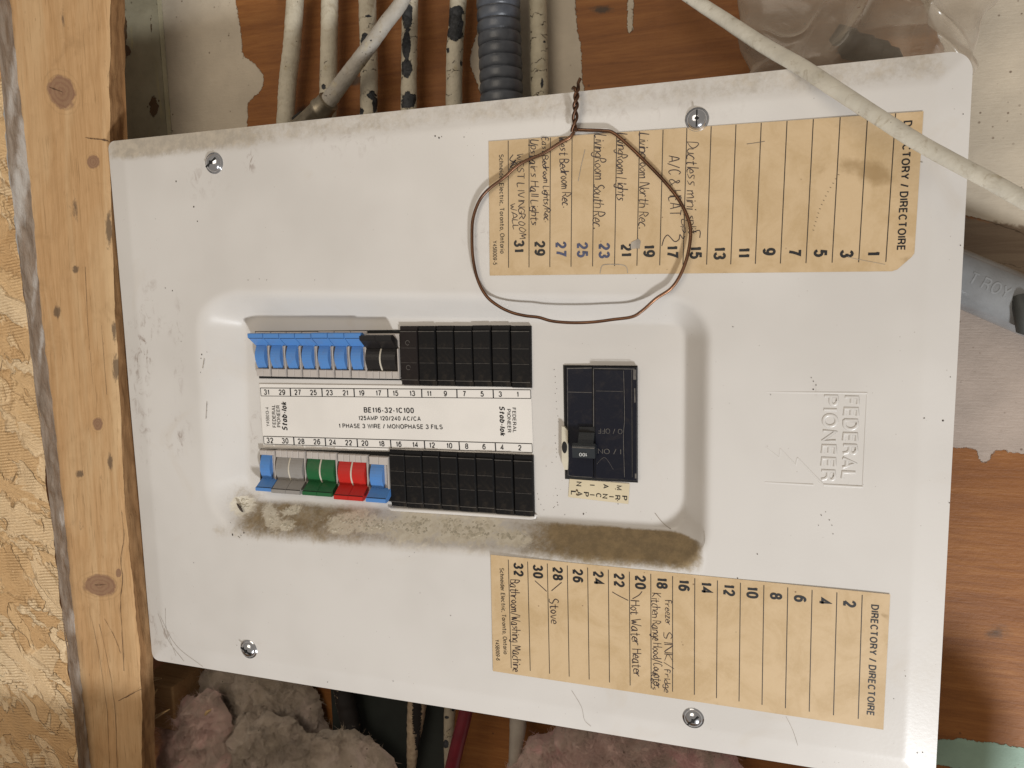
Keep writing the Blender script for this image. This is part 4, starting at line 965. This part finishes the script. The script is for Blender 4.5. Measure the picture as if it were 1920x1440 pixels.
text(mb, 'BE116-32-1C100', (729, 769.2), (1, .012), 94, 10.2, yl, .165); text(mb, '125AMP 120/240 AC/CA', (730.5, 784.5), (1, .012), 117, 8.3, yl, .155); text(mb, '1 PHASE 3 WIRE / MONOPHASE 3 FILS', (732.5, 799.5), (1, .012), 195, 8.5, yl, .155)
text(mb, 'Y45B013-4', (501.5, 781.5), (-.05, -1), 36, 6, yl, .11); text(mb, 'FEDERAL', (513.5, 780), (-.05, -1), 43, 6.6, yl, .14); text(mb, 'PIONEER', (522, 780.5), (-.05, -1), 41, 6.6, yl, .14); text(mb, 'Stab-lok', (533, 781), (-.04, -1), 54, 10.5, yl, .19, .2)
text(mb, 'Stab-lok', (942, 789), (.03, 1), 56, 10.5, yl, .19, .2); text(mb, 'PIONEER', (954.5, 789), (.03, 1), 44, 6.8, yl, .14); text(mb, 'FEDERAL', (964.5, 788), (.03, 1), 47, 6.8, yl, .14)
mb.build('printed_text', M['ink'], rs)

# ---- main breaker
mb = MB(); mb.add([un(*q, YF) for q in ((1056, 684.5), (1195.5, 685.5), (1196, 905), (1059.5, 898))], [(0, 1, 2, 3)])
mb.build('main_opening', M['dark'], PANEL)
mbk = MB(); ym = YF - 2.0
def slab(px, y0, y1, mi=0, r=.6):
    c = [un(*q, y0) for q in px]; cc = sum(c) / 4; V = [np.array([q[0], y1, q[2]]) for q in c] + [np.array([q[0], y0 + r, q[2]]) for q in c] + [lerp(q, cc, r / np.linalg.norm(q - cc)) for q in c]
    F = [(8, 9, 10, 11)]
    for L_ in (0, 4):
        for i in range(4): F.append((L_ + i, L_ + (i + 1) % 4, L_ + 4 + (i + 1) % 4, L_ + 4 + i))
    mbk.add(V, F, mi)
slab(((1061, 688), (1111, 688), (1113.5, 897), (1064, 893)), ym, YF + 1); slab(((1111.6, 688), (1193.5, 689), (1194, 902), (1114, 898)), ym - 1.6, YF + 1)
slab(((1115, 693), (1169, 693.5), (1170.5, 899.5), (1117, 897)), ym - 2.6, ym); slab(((1186, 691), (1191.5, 691.5), (1193, 899), (1187, 898.5)), ym - 2.4, ym)
for pts, wv_, yy in (([(1063, 691), (1110, 690)], 1.0, ym - .1), ([(1064, 692), (1065, 890)], .5, ym - .1), ([(1064, 735), (1110, 736)], .5, ym - .1), ([(1117, 733), (1168, 734)], .35, ym - 2.75), ([(1169.3, 695), (1171, 780), (1169, 820), (1171, 895)], .6, ym - 2.75), ([(1112.5, 690), (1113, 800)], .9, ym - 1.75),
                    ([(1184.5, 692), (1185.5, 895)], .35, ym - 1.75), ([(1190, 693), (1190, 712)], 3.2, ym - 2.55), ([(1190, 728), (1190.5, 755)], 1.4, ym - 2.55), ([(1192, 888), (1192, 897)], 2, ym - 2.55), ([(1064, 890), (1075, 893), (1110, 895)], .5, ym - .1), ([(1114, 691), (1190, 692)], .8, ym - 2.8), ([(1119, 870), (1134, 858), (1150, 880)], .3, ym - 2.75)):
    strokepx(mbk, pts, yy, wv_ * 1.6, 1)
text(mbk, 'O / OFF', (1144, 808.5), (-1, -.03), 46, 9.5, ym - 2.78, .09, mi=1); text(mbk, 'I / ON', (1143, 846.5), (-1, -.03), 44, 9.5, ym - 2.78, .09, mi=1)
mainb = mbk.build('main_breaker', [M['maincase'], M['edgewear']], PANEL, label='large navy black main breaker block to the right of the breaker rows')
mbk = MB(); slab(((1086, 800), (1115, 800.5), (1116, 838), (1085, 838)), ym - 1.9, ym - 1.0, 0, .2)
mbk.build('toggle_well', M['dark'], mainb)
mbk = MB(); A = un(1085, 812, ym - 2); B = un(1116, 812, ym - 2); x0, x1 = A[0] + .5, B[0] - .3; zt = un(1100, 811, ym - 3)[2]; zm = un(1098, 834, ym - 10)[2]; zb = un(1094, 859, ym - 11)[2]
mbk.prism_x([(ym, zt), (ym - 3, zt), (ym - 6, lerp(zt, zm, .6)), (ym - 9, zm + .3), (ym - 2, zm - 6), (ym, zm - 6)], x0, x1)
xa, xb = un(1073, 845, ym - 11)[0], un(1115.5, 845, ym - 11)[0]
mbk.prism_x([(ym - 8.6, zm + .9), (ym - 9.6, zm + 1.0), (ym - 11.5, zm - .8), (ym - 11.8, zm - 2.4), (ym - 10.8, zb), (ym - 4, zb + .5), (ym - 3, zm - 2)], xa, xb)
mbk.box(xa + .3, xb - .3, ym - 12.05, ym - 11.6, zm - 2.3, zm - 1.7, 1)
hd = mbk.build('main_toggle', [M['handle'], M['edgewear']], mainb)
mbk = MB(); text(mbk, '100', (1093.5, 852.5), (-1, -.03), 15, 6.5, ym - 12.0, .14); mbk.build('printed_rating', M['whiteprint'], hd)
# white locking tab left of the main breaker
mbk = MB(); yt_ = YF - 1
pr = [un(*q, yt_)[[0, 2]] for q in ((1055, 798), (1060, 799), (1066, 806), (1067, 860), (1066, 879), (1060, 879), (1055, 862))]
Vt = [(q[0], yt_ + .3, q[1]) for q in pr] + [(q[0], yt_ - 3.2, q[1]) for q in pr]; k = len(pr)
mbk.add(Vt, [tuple(range(k - 1, -1, -1)), tuple(range(k, 2 * k))] + [(i, (i + 1) % k, k + (i + 1) % k, k + i) for i in range(k)])
mbk.disc(un(1058.5, 839, yt_ - 3.4), 2.1, 1, 12, 2.2, 0, .02)
mbk.build('lock_tab', [M['tab'], M['dark']], PANEL, label='white metal tab with an oval hole beside the main breaker')
mb = MB(); c = [un(*q, YS) for q in ((1068, 898), (1181, 907), (1178, 945), (1065.5, 932))]; mb.add(c, [(0, 1, 2, 3)])
ms = mb.build('main_sticker', M['cream_sticker'], PANEL, label='small cream sticker reading MAIN and PRINCIPAL under the main breaker')
mb = MB()
for ch, x, y_ in (('M', 1161, 914.8), ('A', 1136, 912), ('I', 1110.5, 909.8), ('N', 1085.5, 907.5), ('P', 1171, 934), ('R', 1158, 933), ('I', 1146.5, 931.5), ('N', 1134.5, 930.5), ('C', 1122.5, 929), ('I', 1110.5, 928), ('P', 1099, 927), ('A', 1087, 926), ('L', 1075.5, 924.5)):
    text(mb, ch, (x, y_), (.0, 1), 1.8 if ch == 'I' else 8.6, 10.0, YS - .15, .15)
for px, py, r in ((1082, 919.5, 2.0), (1082, 927, 1.8), (1154, 917, .8), (1158, 939, .8)): mb.disc(un(px, py, YS - .2), r * .45, 1, 7)
mb.build('printed_text', [M['ink'], plain('rust_speck', (.10, .055, .02), .8)], ms)
# crumb of debris in the recess corner
mb = MB(); A, B = cov_pt(444, 944, 1.5), cov_pt(455, 960, 1.5); mb.tube([A, lerp(A, B, .3), lerp(A, B, .7), B], [.4, .9, 1.1, .5], 8)
tag(mb.build('debris_crumb', M['speck']), 'dark brown crumb of debris lying in the lower left corner of the recess', 'debris')

mb = MB(); rl = random.Random(12)
for cx_, cy_, rx_, ry_, n_ in ((456, 945, 15, 12, 26), (510, 972, 9, 14, 12), (537, 985, 14, 7, 16), (548, 957, 14, 5, 12), (655, 975, 30, 9, 34), (705, 984, 38, 10, 36), (775, 985, 36, 17, 60), (845, 986, 30, 14, 44), (900, 990, 30, 15, 44), (960, 1004, 34, 9, 22), (880, 1003, 60, 7, 26), (640, 992, 22, 6, 14)):
    for _ in range(n_):
        a_ = rl.uniform(0, 6.28); q_ = rl.random() ** .6; px, py = cx_ + rx_ * q_ * math.cos(a_), cy_ + ry_ * q_ * math.sin(a_)
        c_ = cov_pt(px, py, .0); r_ = rl.uniform(.35, 1.5) * (1.3 - .6 * q_); k_ = 7; V_ = [c_ + np.array([0, -r_ * rl.uniform(.25, .5), 0])]
        for h_, z_ in ((.62, .28), (1.0, -.1)):
            for i_ in range(k_):
                t_ = 2 * math.pi * i_ / k_ + h_; w_ = r_ * h_ * rl.uniform(.65, 1.3); p_ = c_ + np.array([w_ * math.cos(t_) * 1.3, 0, w_ * math.sin(t_)])
                p_[1] = float(cover_y(np.array([p_[0]]), np.array([p_[2]]))[0]) - r_ * z_; V_.append(p_)
        F_ = [(0, 1 + i_, 1 + (i_ + 1) % k_) for i_ in range(k_)] + [(1 + i_, 1 + k_ + i_, 1 + k_ + (i_ + 1) % k_, 1 + (i_ + 1) % k_) for i_ in range(k_)]
        mb.add(V_, F_, 0, True)
lint = mb.build('dust_crumbs', plain('pale_lint', (.66, .60, .48), .95, .35, 5, .1)); tag(lint, 'pale crumbly dust and lint gathered along the lower lip of the recess', 'dust'); lint['kind'] = 'stuff'

# ------------------------------------------------------------------ copper wire loop hanging over the top edge
loop = [(1076, 243, -7), (1100, 244, -8), (1130, 245, -9), (1150, 249, -10), (1180, 274, -11), (1215, 308, -13), (1250, 345, -14), (1275, 378, -15), (1291, 412, -15), (1295, 440, -15), (1289, 480, -16), (1276, 515, -16), (1258, 541, -17), (1230, 560, -17), (1205, 582, -18), (1185, 594, -18), (1150, 599, -18),
        (1110, 604, -18), (1070, 605, -18), (1035, 602, -18), (1010, 595, -17), (985, 592, -17), (960, 586, -17), (935, 574, -16), (912, 555, -15), (896, 525, -14), (887, 485, -14), (885, 445, -13), (887, 410, -12), (898, 378, -11), (915, 356, -11), (945, 333, -10), (965, 315, -9), (985, 302, -8), (1018, 288, -7), (1050, 268, -6), (1068, 258, -5), (1077, 247, -4)]
loop = [(a_, b_, -2.2 + (y_ + 7) * .35) if b_ < 520 else (a_, b_, -4.5) for a_, b_, y_ in loop]
mb = MB(); P = [un(a, b, y) for a, b, y in crom(loop, 6)]
mb.tube(P, 1.15, 10)
ax = [(1076, 246, -5), (1078, 225, -6), (1079, 205, -7), (1080, 190, -7), (1081, 176, -6), (1082, 166, -4)]
C_ = [un(a, b, y) for a, b, y in crom(ax, 14)]; nC = len(C_)
for ph in (0, math.pi):
    pts = []
    for i, c in enumerate(C_):
        t = i / (nC - 1) * 2 * math.pi * 2.1 + ph; k = 1.35 * (1 - .25 * i / nC); pts.append(c + np.array([math.cos(t) * k, math.sin(t) * k, 0]))
    if ph == 0: pts += [un(1084, 156, -3), un(1088, 147, -2)]
    else: pts += [un(1076, 164, -5), un(1074, 166, -2), un(1080, 168, 0)]
    mb.tube(pts, 1.1, 9)
tag(mb.build('copper_wire', M['copper']), 'brown copper wire twisted into a loop hanging over the top edge of the panel', 'wire')

# ------------------------------------------------------------------ cables and conduits above the panel
def cable(name, mat, pts, rpx, label, cat, flakes=(), seg=22, n=16, flat=1., group=None, wob=.03, amp=1.0):
    C3 = crom([(a, b, y) for a, b, y in pts], n); P = [un(a, b, y) for a, b, y in C3]
    sp = [np.linalg.norm(un(a + 1, b, y) - un(a, b, y)) for a, b, y in C3]
    rp = np.interp(np.linspace(0, 1, len(P)), np.linspace(0, 1, len(rpx)), rpx) if hasattr(rpx, '__len__') else [rpx] * len(P)
    r = [k * s_ * .93 * (1 + wob * rng.uniform(-1, 1)) for k, s_ in zip(rp, sp)]
    mb = MB(); mb.tube(P, r, seg, flat=flat); V = np.array(mb.v)
    mb.v = [tuple(q) for q in V + .25 * wob * 20 * vnoise(V, 7, 3)[:, None] * np.array([.5, .5, 0])]
    Q = proj(V); fl = np.zeros(len(V))
    for f in flakes: fl = np.maximum(fl, ell(Q, *f) * amp)
    return mb, {'flake': fl}
GR = 'flaking painted cables entering the panel from above'
CB = [(m_cable('cable_paint_plain', crack=.2), [(556, -40, 80), (548, 80, 80), (540, 150, 80), (535, 230, 80), (530, 300, 80)], 15, 'leftmost cream cable above the panel, paint nearly whole', ()),
      (m_cable('cable_paint_nicked', crack=.5), [(619, -40, 80), (617, 80, 80), (615, 190, 80), (613, 300, 80)], 15, 'second cream cable, small dark nick behind the angled cable', ((625, 168, 11, 5, 35), (607, 163, 5, 5), (622, 95, 10, 1.5))),
      (m_cable('cable_paint_chipped', crack=.9), [(688, -40, 80), (690, 60, 80), (692, 150, 80), (689, 300, 80)], 15.5, 'third cream cable, chipped to dark grey behind the angled cable', ((684, 75, 8, 14), (694, 85, 8, 6), (697, 177, 9, 8), (678, 210, 4, 9), (703, 195, 5, 16), (690, 30, 12, 2, 20))),
      (m_cable('cable_paint_bare', crack=.8), [(770, -40, 80), (768, 60, 80), (767, 140, 80), (766, 300, 80)], 14.5, 'fourth cable with long strips of bare grey showing', ((764, 30, 10, 24), (762, 85, 8, 30), (763, 128, 10, 18), (766, 190, 13, 17), (776, 182, 6, 8))),
      (m_cable('cable_paint_burst', crack=.9), [(861, -40, 80), (857, 40, 80), (852, 110, 80), (851, 300, 80)], 15.5, 'fifth cable with a broad black burst patch near the top', ((856, 22, 16, 10), (853, 40, 17, 14), (853, 62, 15, 14), (840, 95, 3, 6), (865, 120, 4, 6)))]
for mat, pts, r, lb, fl in CB:
    mb, at = cable('painted_cable', mat, pts, r, lb, 'cable', fl)
    tag(mb.build('painted_cable', mat, attrs=at), lb, 'cable', GR)
# cable coming in at an angle, with its metal clamp
apt = [(785, -60, 40), (752, 5, 44), (722, 45, 47), (690, 90, 50), (660, 130, 53), (636, 162, 56), (612, 195, 60)]
root = empty('angled_cable', un(690, 90, 50), 'grey white cable slanting down to the panel in a metal clamp', 'cable', None)
mb, at = cable('x', None, apt, [13, 13, 13, 13.5, 14, 14.5], '', '', ((680, 100, 2, 2), (695, 75, 2, 2)), wob=.02)
mb.build('cable_jacket', m_cable('angled_cable_paint', crack=.15, col=(.47, .43, .37)), root, attrs=at)
mb = MB(); p = [un(a, b, y) for a, b, y in ((616, 190, 58), (606, 202, 60), (604, 204, 60.5), (600, 207, 61), (598, 209, 61.5), (584, 222, 64), (560, 242, 70))]
mb.tube(p, [9.2, 9.4, 10.4, 10.4, 9.2, 9.0, 9.0], 20); mb.build('cable_clamp', M['brass'], root)
mb = MB(); p = [un(a, b, y) for a, b, y in ((573, 222, 66), (560, 230, 70))]; mb.tube(p, [7, 7], 12, 0); mb.build('bushing', M['dark'], root)
# flexible conduit
mb = MB(); cp = crom([(933, -50, 70), (936, 60, 70), (939, 130, 70), (941, 200, 70), (943, 300, 70)], 60); P = [un(*q) for q in cp]; L_ = 0; rr = []
for i, q in enumerate(P):
    if i: L_ += np.linalg.norm(P[i] - P[i - 1])
    t = (L_ / 9.2) % 1.; rr.append(16.3 + 1.1 * (1 - abs(2 * t - 1) ** 3) - 1.0 * (t < .08))
mb.tube(P, rr, 40); tag(mb.build('flexible_conduit', M['conduit']), 'thick dark grey ribbed flexible conduit entering the panel from above', 'conduit')
mat = m_cable('pipe_paint_crackled', crack=1.1, col=(.55, .49, .36), fl=-.1)
mb, at = cable('x', mat, [(1007, -40, 84), (1010, 60, 84), (1011, 140, 84), (1012, 300, 84)], 17, '', '', ((1021, 78, 3, 4), (1016, 155, 4, 14), (1008, 165, 5, 3)))
tag(mb.build('painted_pipe', mat, attrs=at), 'cream painted cable in crackled paint right of the ribbed conduit', 'cable')
# pale cable crossing the upper right corner in front of the panel
mat = m_cable('crossing_cable_paint', crack=-.3, col=(.74, .70, .60), fl=-.2, bmp=.35)
pts = [(1235, -48, 62), (1290, -8, 50), (1360, 38, 34), (1430, 84, 16), (1500, 124, -4), (1560, 163, -20), (1640, 215, -36), (1720, 266, -50), (1800, 310, -62), (1870, 347, -72), (1990, 415, -88)]
mb, at = cable('x', mat, pts, [12, 13, 14.5, 16, 17, 17.5, 17.5, 18, 18.5, 19.5, 21], '', '', ((1310, 15, 6, 3), (1340, 60, 1, 1)), n=12, flat=.62, wob=.008, amp=.6)
tag(mb.build('crossing_cable', mat, attrs=at), 'long pale flat cable slanting across the upper right corner in front of the panel', 'cable')

# ------------------------------------------------------------------ grey pipe on the right
root = empty('grey_pipe', un(1850, 520, 60), 'glossy grey plastic pipe with raised lettering right of the panel', 'pipe')
A, B = un(1700, 480, 66), un(2050, 628, 66); dv = (B - A) / np.linalg.norm(B - A); RP = 18.5
mb = MB(); P = [lerp(A, B, k / 40) for k in range(41)]; mb.tube(P, RP, 48)
V = np.array(mb.v); sd = (V - A) - np.outer((V - A) @ dv, dv); nz = sd[:, 2] / RP
pp = mb.build('pipe_body', M['pipe'], root, attrs={'dustup': sstep(.55, 1., nz)})
mb = MB(); upn = np.cross(dv, np.array([0, 1, 0])); upn = -upn if upn[2] < 0 else upn
s0 = (un(1842, 536, 64) - A) @ dv; st_, tw_ = layout('T ROY', .14)
def wrap(q):
    ang = math.radians(4) + (q[1] - .5) * .44; return A + dv * (s0 + (q[0] / tw_ - .5) * 26) + (np.array([0, -1, 0]) * math.cos(ang) + upn * math.sin(ang)) * (RP + .25)
for p_ in st_: stroke2d(mb, [q for a_, b_ in zip(p_[:-1], p_[1:]) for q in [a_, tuple((np.array(a_) + np.array(b_)) / 2)]] + [p_[-1]], .14, wrap)
mb.build('raised_lettering', plain('pipe_lettering', (.30, .305, .31), .2, .2, 5), root)
mb = MB(); P0 = un(1915, 596, 50); mb.tube([P0 + np.array([-2, 0, 14]), P0 + np.array([0, -4, 4]), P0 + np.array([2, -2, -6]), P0 + np.array([10, 0, -9])], [5, 6, 6, 5], 14)
tag(mb.build('rubber_knob', M['rub']), 'small dark rubber knob at the right edge below the grey pipe', 'knob')

# ------------------------------------------------------------------ plastic bag upper right
OUT = [(1368, -60), (1380, 0), (1390, 40), (1388, 75), (1396, 110), (1404, 138), (1425, 175), (1800, 150), (1822, 100), (1838, 60), (1850, 20), (1858, -60)]
root = empty('plastic_bag', un(1600, 60, 60), 'crumpled clear plastic bag stuffed behind the upper right edge of the panel', 'plastic bag')
mb = MB(); o3 = np.array([un(q[0], q[1], 62) for q in crom(OUT + [OUT[0]], 16)])[:-1]; cc = np.array(un(1600, 40, 62)); nn = len(o3)
rid = lambda P2, sc_, sdn, r_: 1 - np.abs(vnoise(np.stack([P2[..., 0] * math.cos(r_) + P2[..., 1] * math.sin(r_), (-P2[..., 0] * math.sin(r_) + P2[..., 1] * math.cos(r_)) * .45], -1), sc_, sdn))
for side in (-1, 1):
    V = []
    for i in range(71):
        rho = 1 - i / 70 * .99; P = cc + (o3 - cc) * rho; V.append(np.stack([P[:, 0], np.full(nn, math.sqrt(max(0, 1 - rho ** 4))), P[:, 2]], -1))
    V = np.array(V).reshape(-1, 3); P2 = V[:, [0, 2]]; e = V[:, 1].copy()
    P2 = P2 + np.stack([vnoise(P2, 30, 71), vnoise(P2, 30, 72)], -1) * 5
    fold = 18 * rid(P2, 62, 41 + side, .9) ** 4 + 12 * rid(P2, 40, 42, -.5) ** 6 + 3.5 * rid(P2, 18, 43, .9) ** 6
    V[:, 1] = 64 + side * (1 + 10 * e) - fold * (1 if side < 0 else .25) * (.25 + .75 * e)
    V[:, 0] += 2.5 * vnoise(P2, 12, 51) * (1 - e); V[:, 2] += 2.5 * vnoise(P2, 12, 52) * (1 - e)
    idx = np.arange(71 * nn).reshape(71, nn); j = np.roll(idx, -1, 1)
    mb.add(V, np.stack([idx[:-1], j[:-1], j[1:], idx[1:]], -1).reshape(-1, 4).tolist(), 0, True)
mb.build('bag_film', M['bag'], root)
mb = MB(); V = []
for px, py, y, r in ((1585, 72, 66, 9), (1610, 92, 64, 12), (1640, 100, 66, 11), (1665, 106, 66, 8)):
    c = un(px, py, y); mb.tube([c + np.array([-r, 0, -2]), c + np.array([-r * .4, -2, 2]), c + np.array([r * .5, 1, 0]), c + np.array([r, 0, -3])], [r * .3, r * .8, r * .7, r * .3], 10)
mb.build('bag_contents', M['scrap'], root)

# ------------------------------------------------------------------ cavity below the panel: cables and insulation
def lump(mb, outline, y0, depth, st=2.4, sc1=46, seed=1, hgt=14):
    o3 = np.array([un(q[0], q[1], y0) for q in crom(list(outline) + [outline[0]], 12)])[:-1]; c = o3.mean(0); n = len(o3)
    rings = 46; V = []
    for i in range(rings + 1):
        rho = 1 - i / rings * .985; P = c + (o3 - c) * rho; e = math.sqrt(max(0, 1 - rho ** 2.6)); V.append(np.stack([P[:, 0], np.full(n, y0 + depth * (1 - e)), P[:, 2], np.full(n, e)], -1))
    V = np.array(V).reshape(-1, 4); P = V[:, [0, 2]]; e = V[:, 3]
    wpx = np.stack([vnoise(P, 18, seed + 5), vnoise(P, 18, seed + 6)], -1) * 7
    fb = fbm(P + wpx, sc1, 5, seed, .58); rg = (1 - np.abs(vnoise(P + wpx, sc1 * .8, seed + 50))) ** 4
    rs_ = (1 - np.abs(vnoise(P * np.array([.5, 1.]) + wpx, 15, seed + 51))) ** 3
    V[:, 1] += -e * (hgt * fb - 8 * rg + 5 * rs_) + 1.5 * vnoise(P, 5, seed + 9) + .8 * vnoise(P, 2.4, seed + 12)
    V[:, 0] += 4 * vnoise(P, 13, seed + 30) + 2. * vnoise(P, 6, seed + 20) + 1.2 * vnoise(P, 2.5, seed + 22); V[:, 2] += 4 * vnoise(P, 13, seed + 31) + 2. * vnoise(P, 6, seed + 21) + 1.2 * vnoise(P, 2.5, seed + 23)
    idx = np.arange((rings + 1) * n).reshape(rings + 1, n); j = np.roll(idx, -1, 1)
    F = np.stack([idx[:-1], j[:-1], j[1:], idx[1:]], -1).reshape(-1, 4).tolist()
    mb.add(V[:, :3], F, 0, True)
    r = np.random.default_rng(seed)
    for k in r.integers(0, n * (rings - 4), 7000):            # loose fibres
        p = V[k, :3]; d = r.normal(0, 1, 3) * np.array([1, .7, 1]); d /= np.linalg.norm(d); d[1] = -abs(d[1]) * .8; L_ = r.uniform(3, 9); b = r.normal(0, .35, 3)
        mb.ribbon([p, p + d * L_ * .5 + b * L_ * .3, p + (d + b) * L_], [.26, .22, .08], nrm=(0.2, -1, .1))
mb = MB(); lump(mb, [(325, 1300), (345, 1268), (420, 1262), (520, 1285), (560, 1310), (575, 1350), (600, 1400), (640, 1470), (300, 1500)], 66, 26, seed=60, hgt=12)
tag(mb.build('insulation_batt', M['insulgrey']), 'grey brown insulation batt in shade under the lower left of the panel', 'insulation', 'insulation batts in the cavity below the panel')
mb = MB(); lump(mb, [(272, 1440), (280, 1385), (292, 1352), (330, 1328), (372, 1318), (392, 1350), (402, 1400), (398, 1500), (262, 1520)], 30, 24, seed=71, hgt=9)
tag(mb.build('insulation_batt', M['insul']), 'pink insulation tuft bulging beside the stud at lower left', 'insulation', 'insulation batts in the cavity below the panel')
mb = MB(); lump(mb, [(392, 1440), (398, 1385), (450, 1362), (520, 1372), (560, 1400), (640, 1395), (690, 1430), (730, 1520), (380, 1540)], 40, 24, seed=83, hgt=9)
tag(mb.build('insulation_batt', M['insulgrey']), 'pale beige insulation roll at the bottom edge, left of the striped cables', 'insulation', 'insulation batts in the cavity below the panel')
mb = MB(); lump(mb, [(940, 1470), (985, 1415), (1010, 1396), (1060, 1372), (1110, 1368), (1200, 1372), (1300, 1392), (1345, 1408), (1365, 1440), (1370, 1500), (930, 1520)], 50, 26, seed=95, hgt=11)
tag(mb.build('insulation_batt', M['insul']), 'pinkish insulation batt at the bottom edge below the lower directory sticker', 'insulation', 'insulation batts in the cavity below the panel')
GL = 'cables hanging below the panel'
for pts, r, mt, lb, fl in (([(636, 1250, 72), (648, 1310, 72), (664, 1390, 70), (676, 1480, 66)], [17, 18, 17, 16], M['striped'], 'leftmost dark cable with flaking pale stripes below the panel', ((655, 1320, 30, 90, -10),)),
                           ([(785, 1260, 74), (781, 1330, 74), (774, 1400, 74), (770, 1460, 80)], [18, 17, 11, 6], M['striped'], 'tapering black and cream flaked cable below the panel', ((782, 1330, 9, 60), (784, 1390, 6, 20))),
                           ([(845, 1270, 76), (843, 1340, 76), (841, 1390, 76), (840, 1460, 84)], [11, 10.5, 9, 6], m_cable('cream_cable_short', crack=.9, col=(.40, .34, .25)), 'thin cream cable with small chips left of the red cable', ((838, 1345, 5, 3), (836, 1395, 6, 8), (850, 1330, 3, 4))),
                           ([(885, 1260, 62), (872, 1340, 60), (857, 1400, 58), (838, 1480, 56)], [13, 13, 13, 13], M['redcable'], 'dark red cable slanting down below the panel', ()),
                           ([(972, 1290, 70), (971, 1360, 70), (966, 1410, 72), (960, 1470, 76)], [17, 16, 12, 8], M['whitecable'], 'plain white cable below the panel right of the red cable', ())):
    mb, at = cable('x', mt, pts, r, lb, 'cable', fl, n=14, wob=.05 if mt is M['striped'] else .015)
    tag(mb.build('hanging_cable', mt, attrs=at), lb, 'cable', GL)
# unseen board added below the frame to keep the cavity under the panel in shade
mb = MB(); mb.rbox(-470, 460, -105, -45, -520, -352, 2.5)
tag(mb.build('shade_board', M['block']), 'unseen wooden board added below the panel to shade the cavity', 'shade blocker')
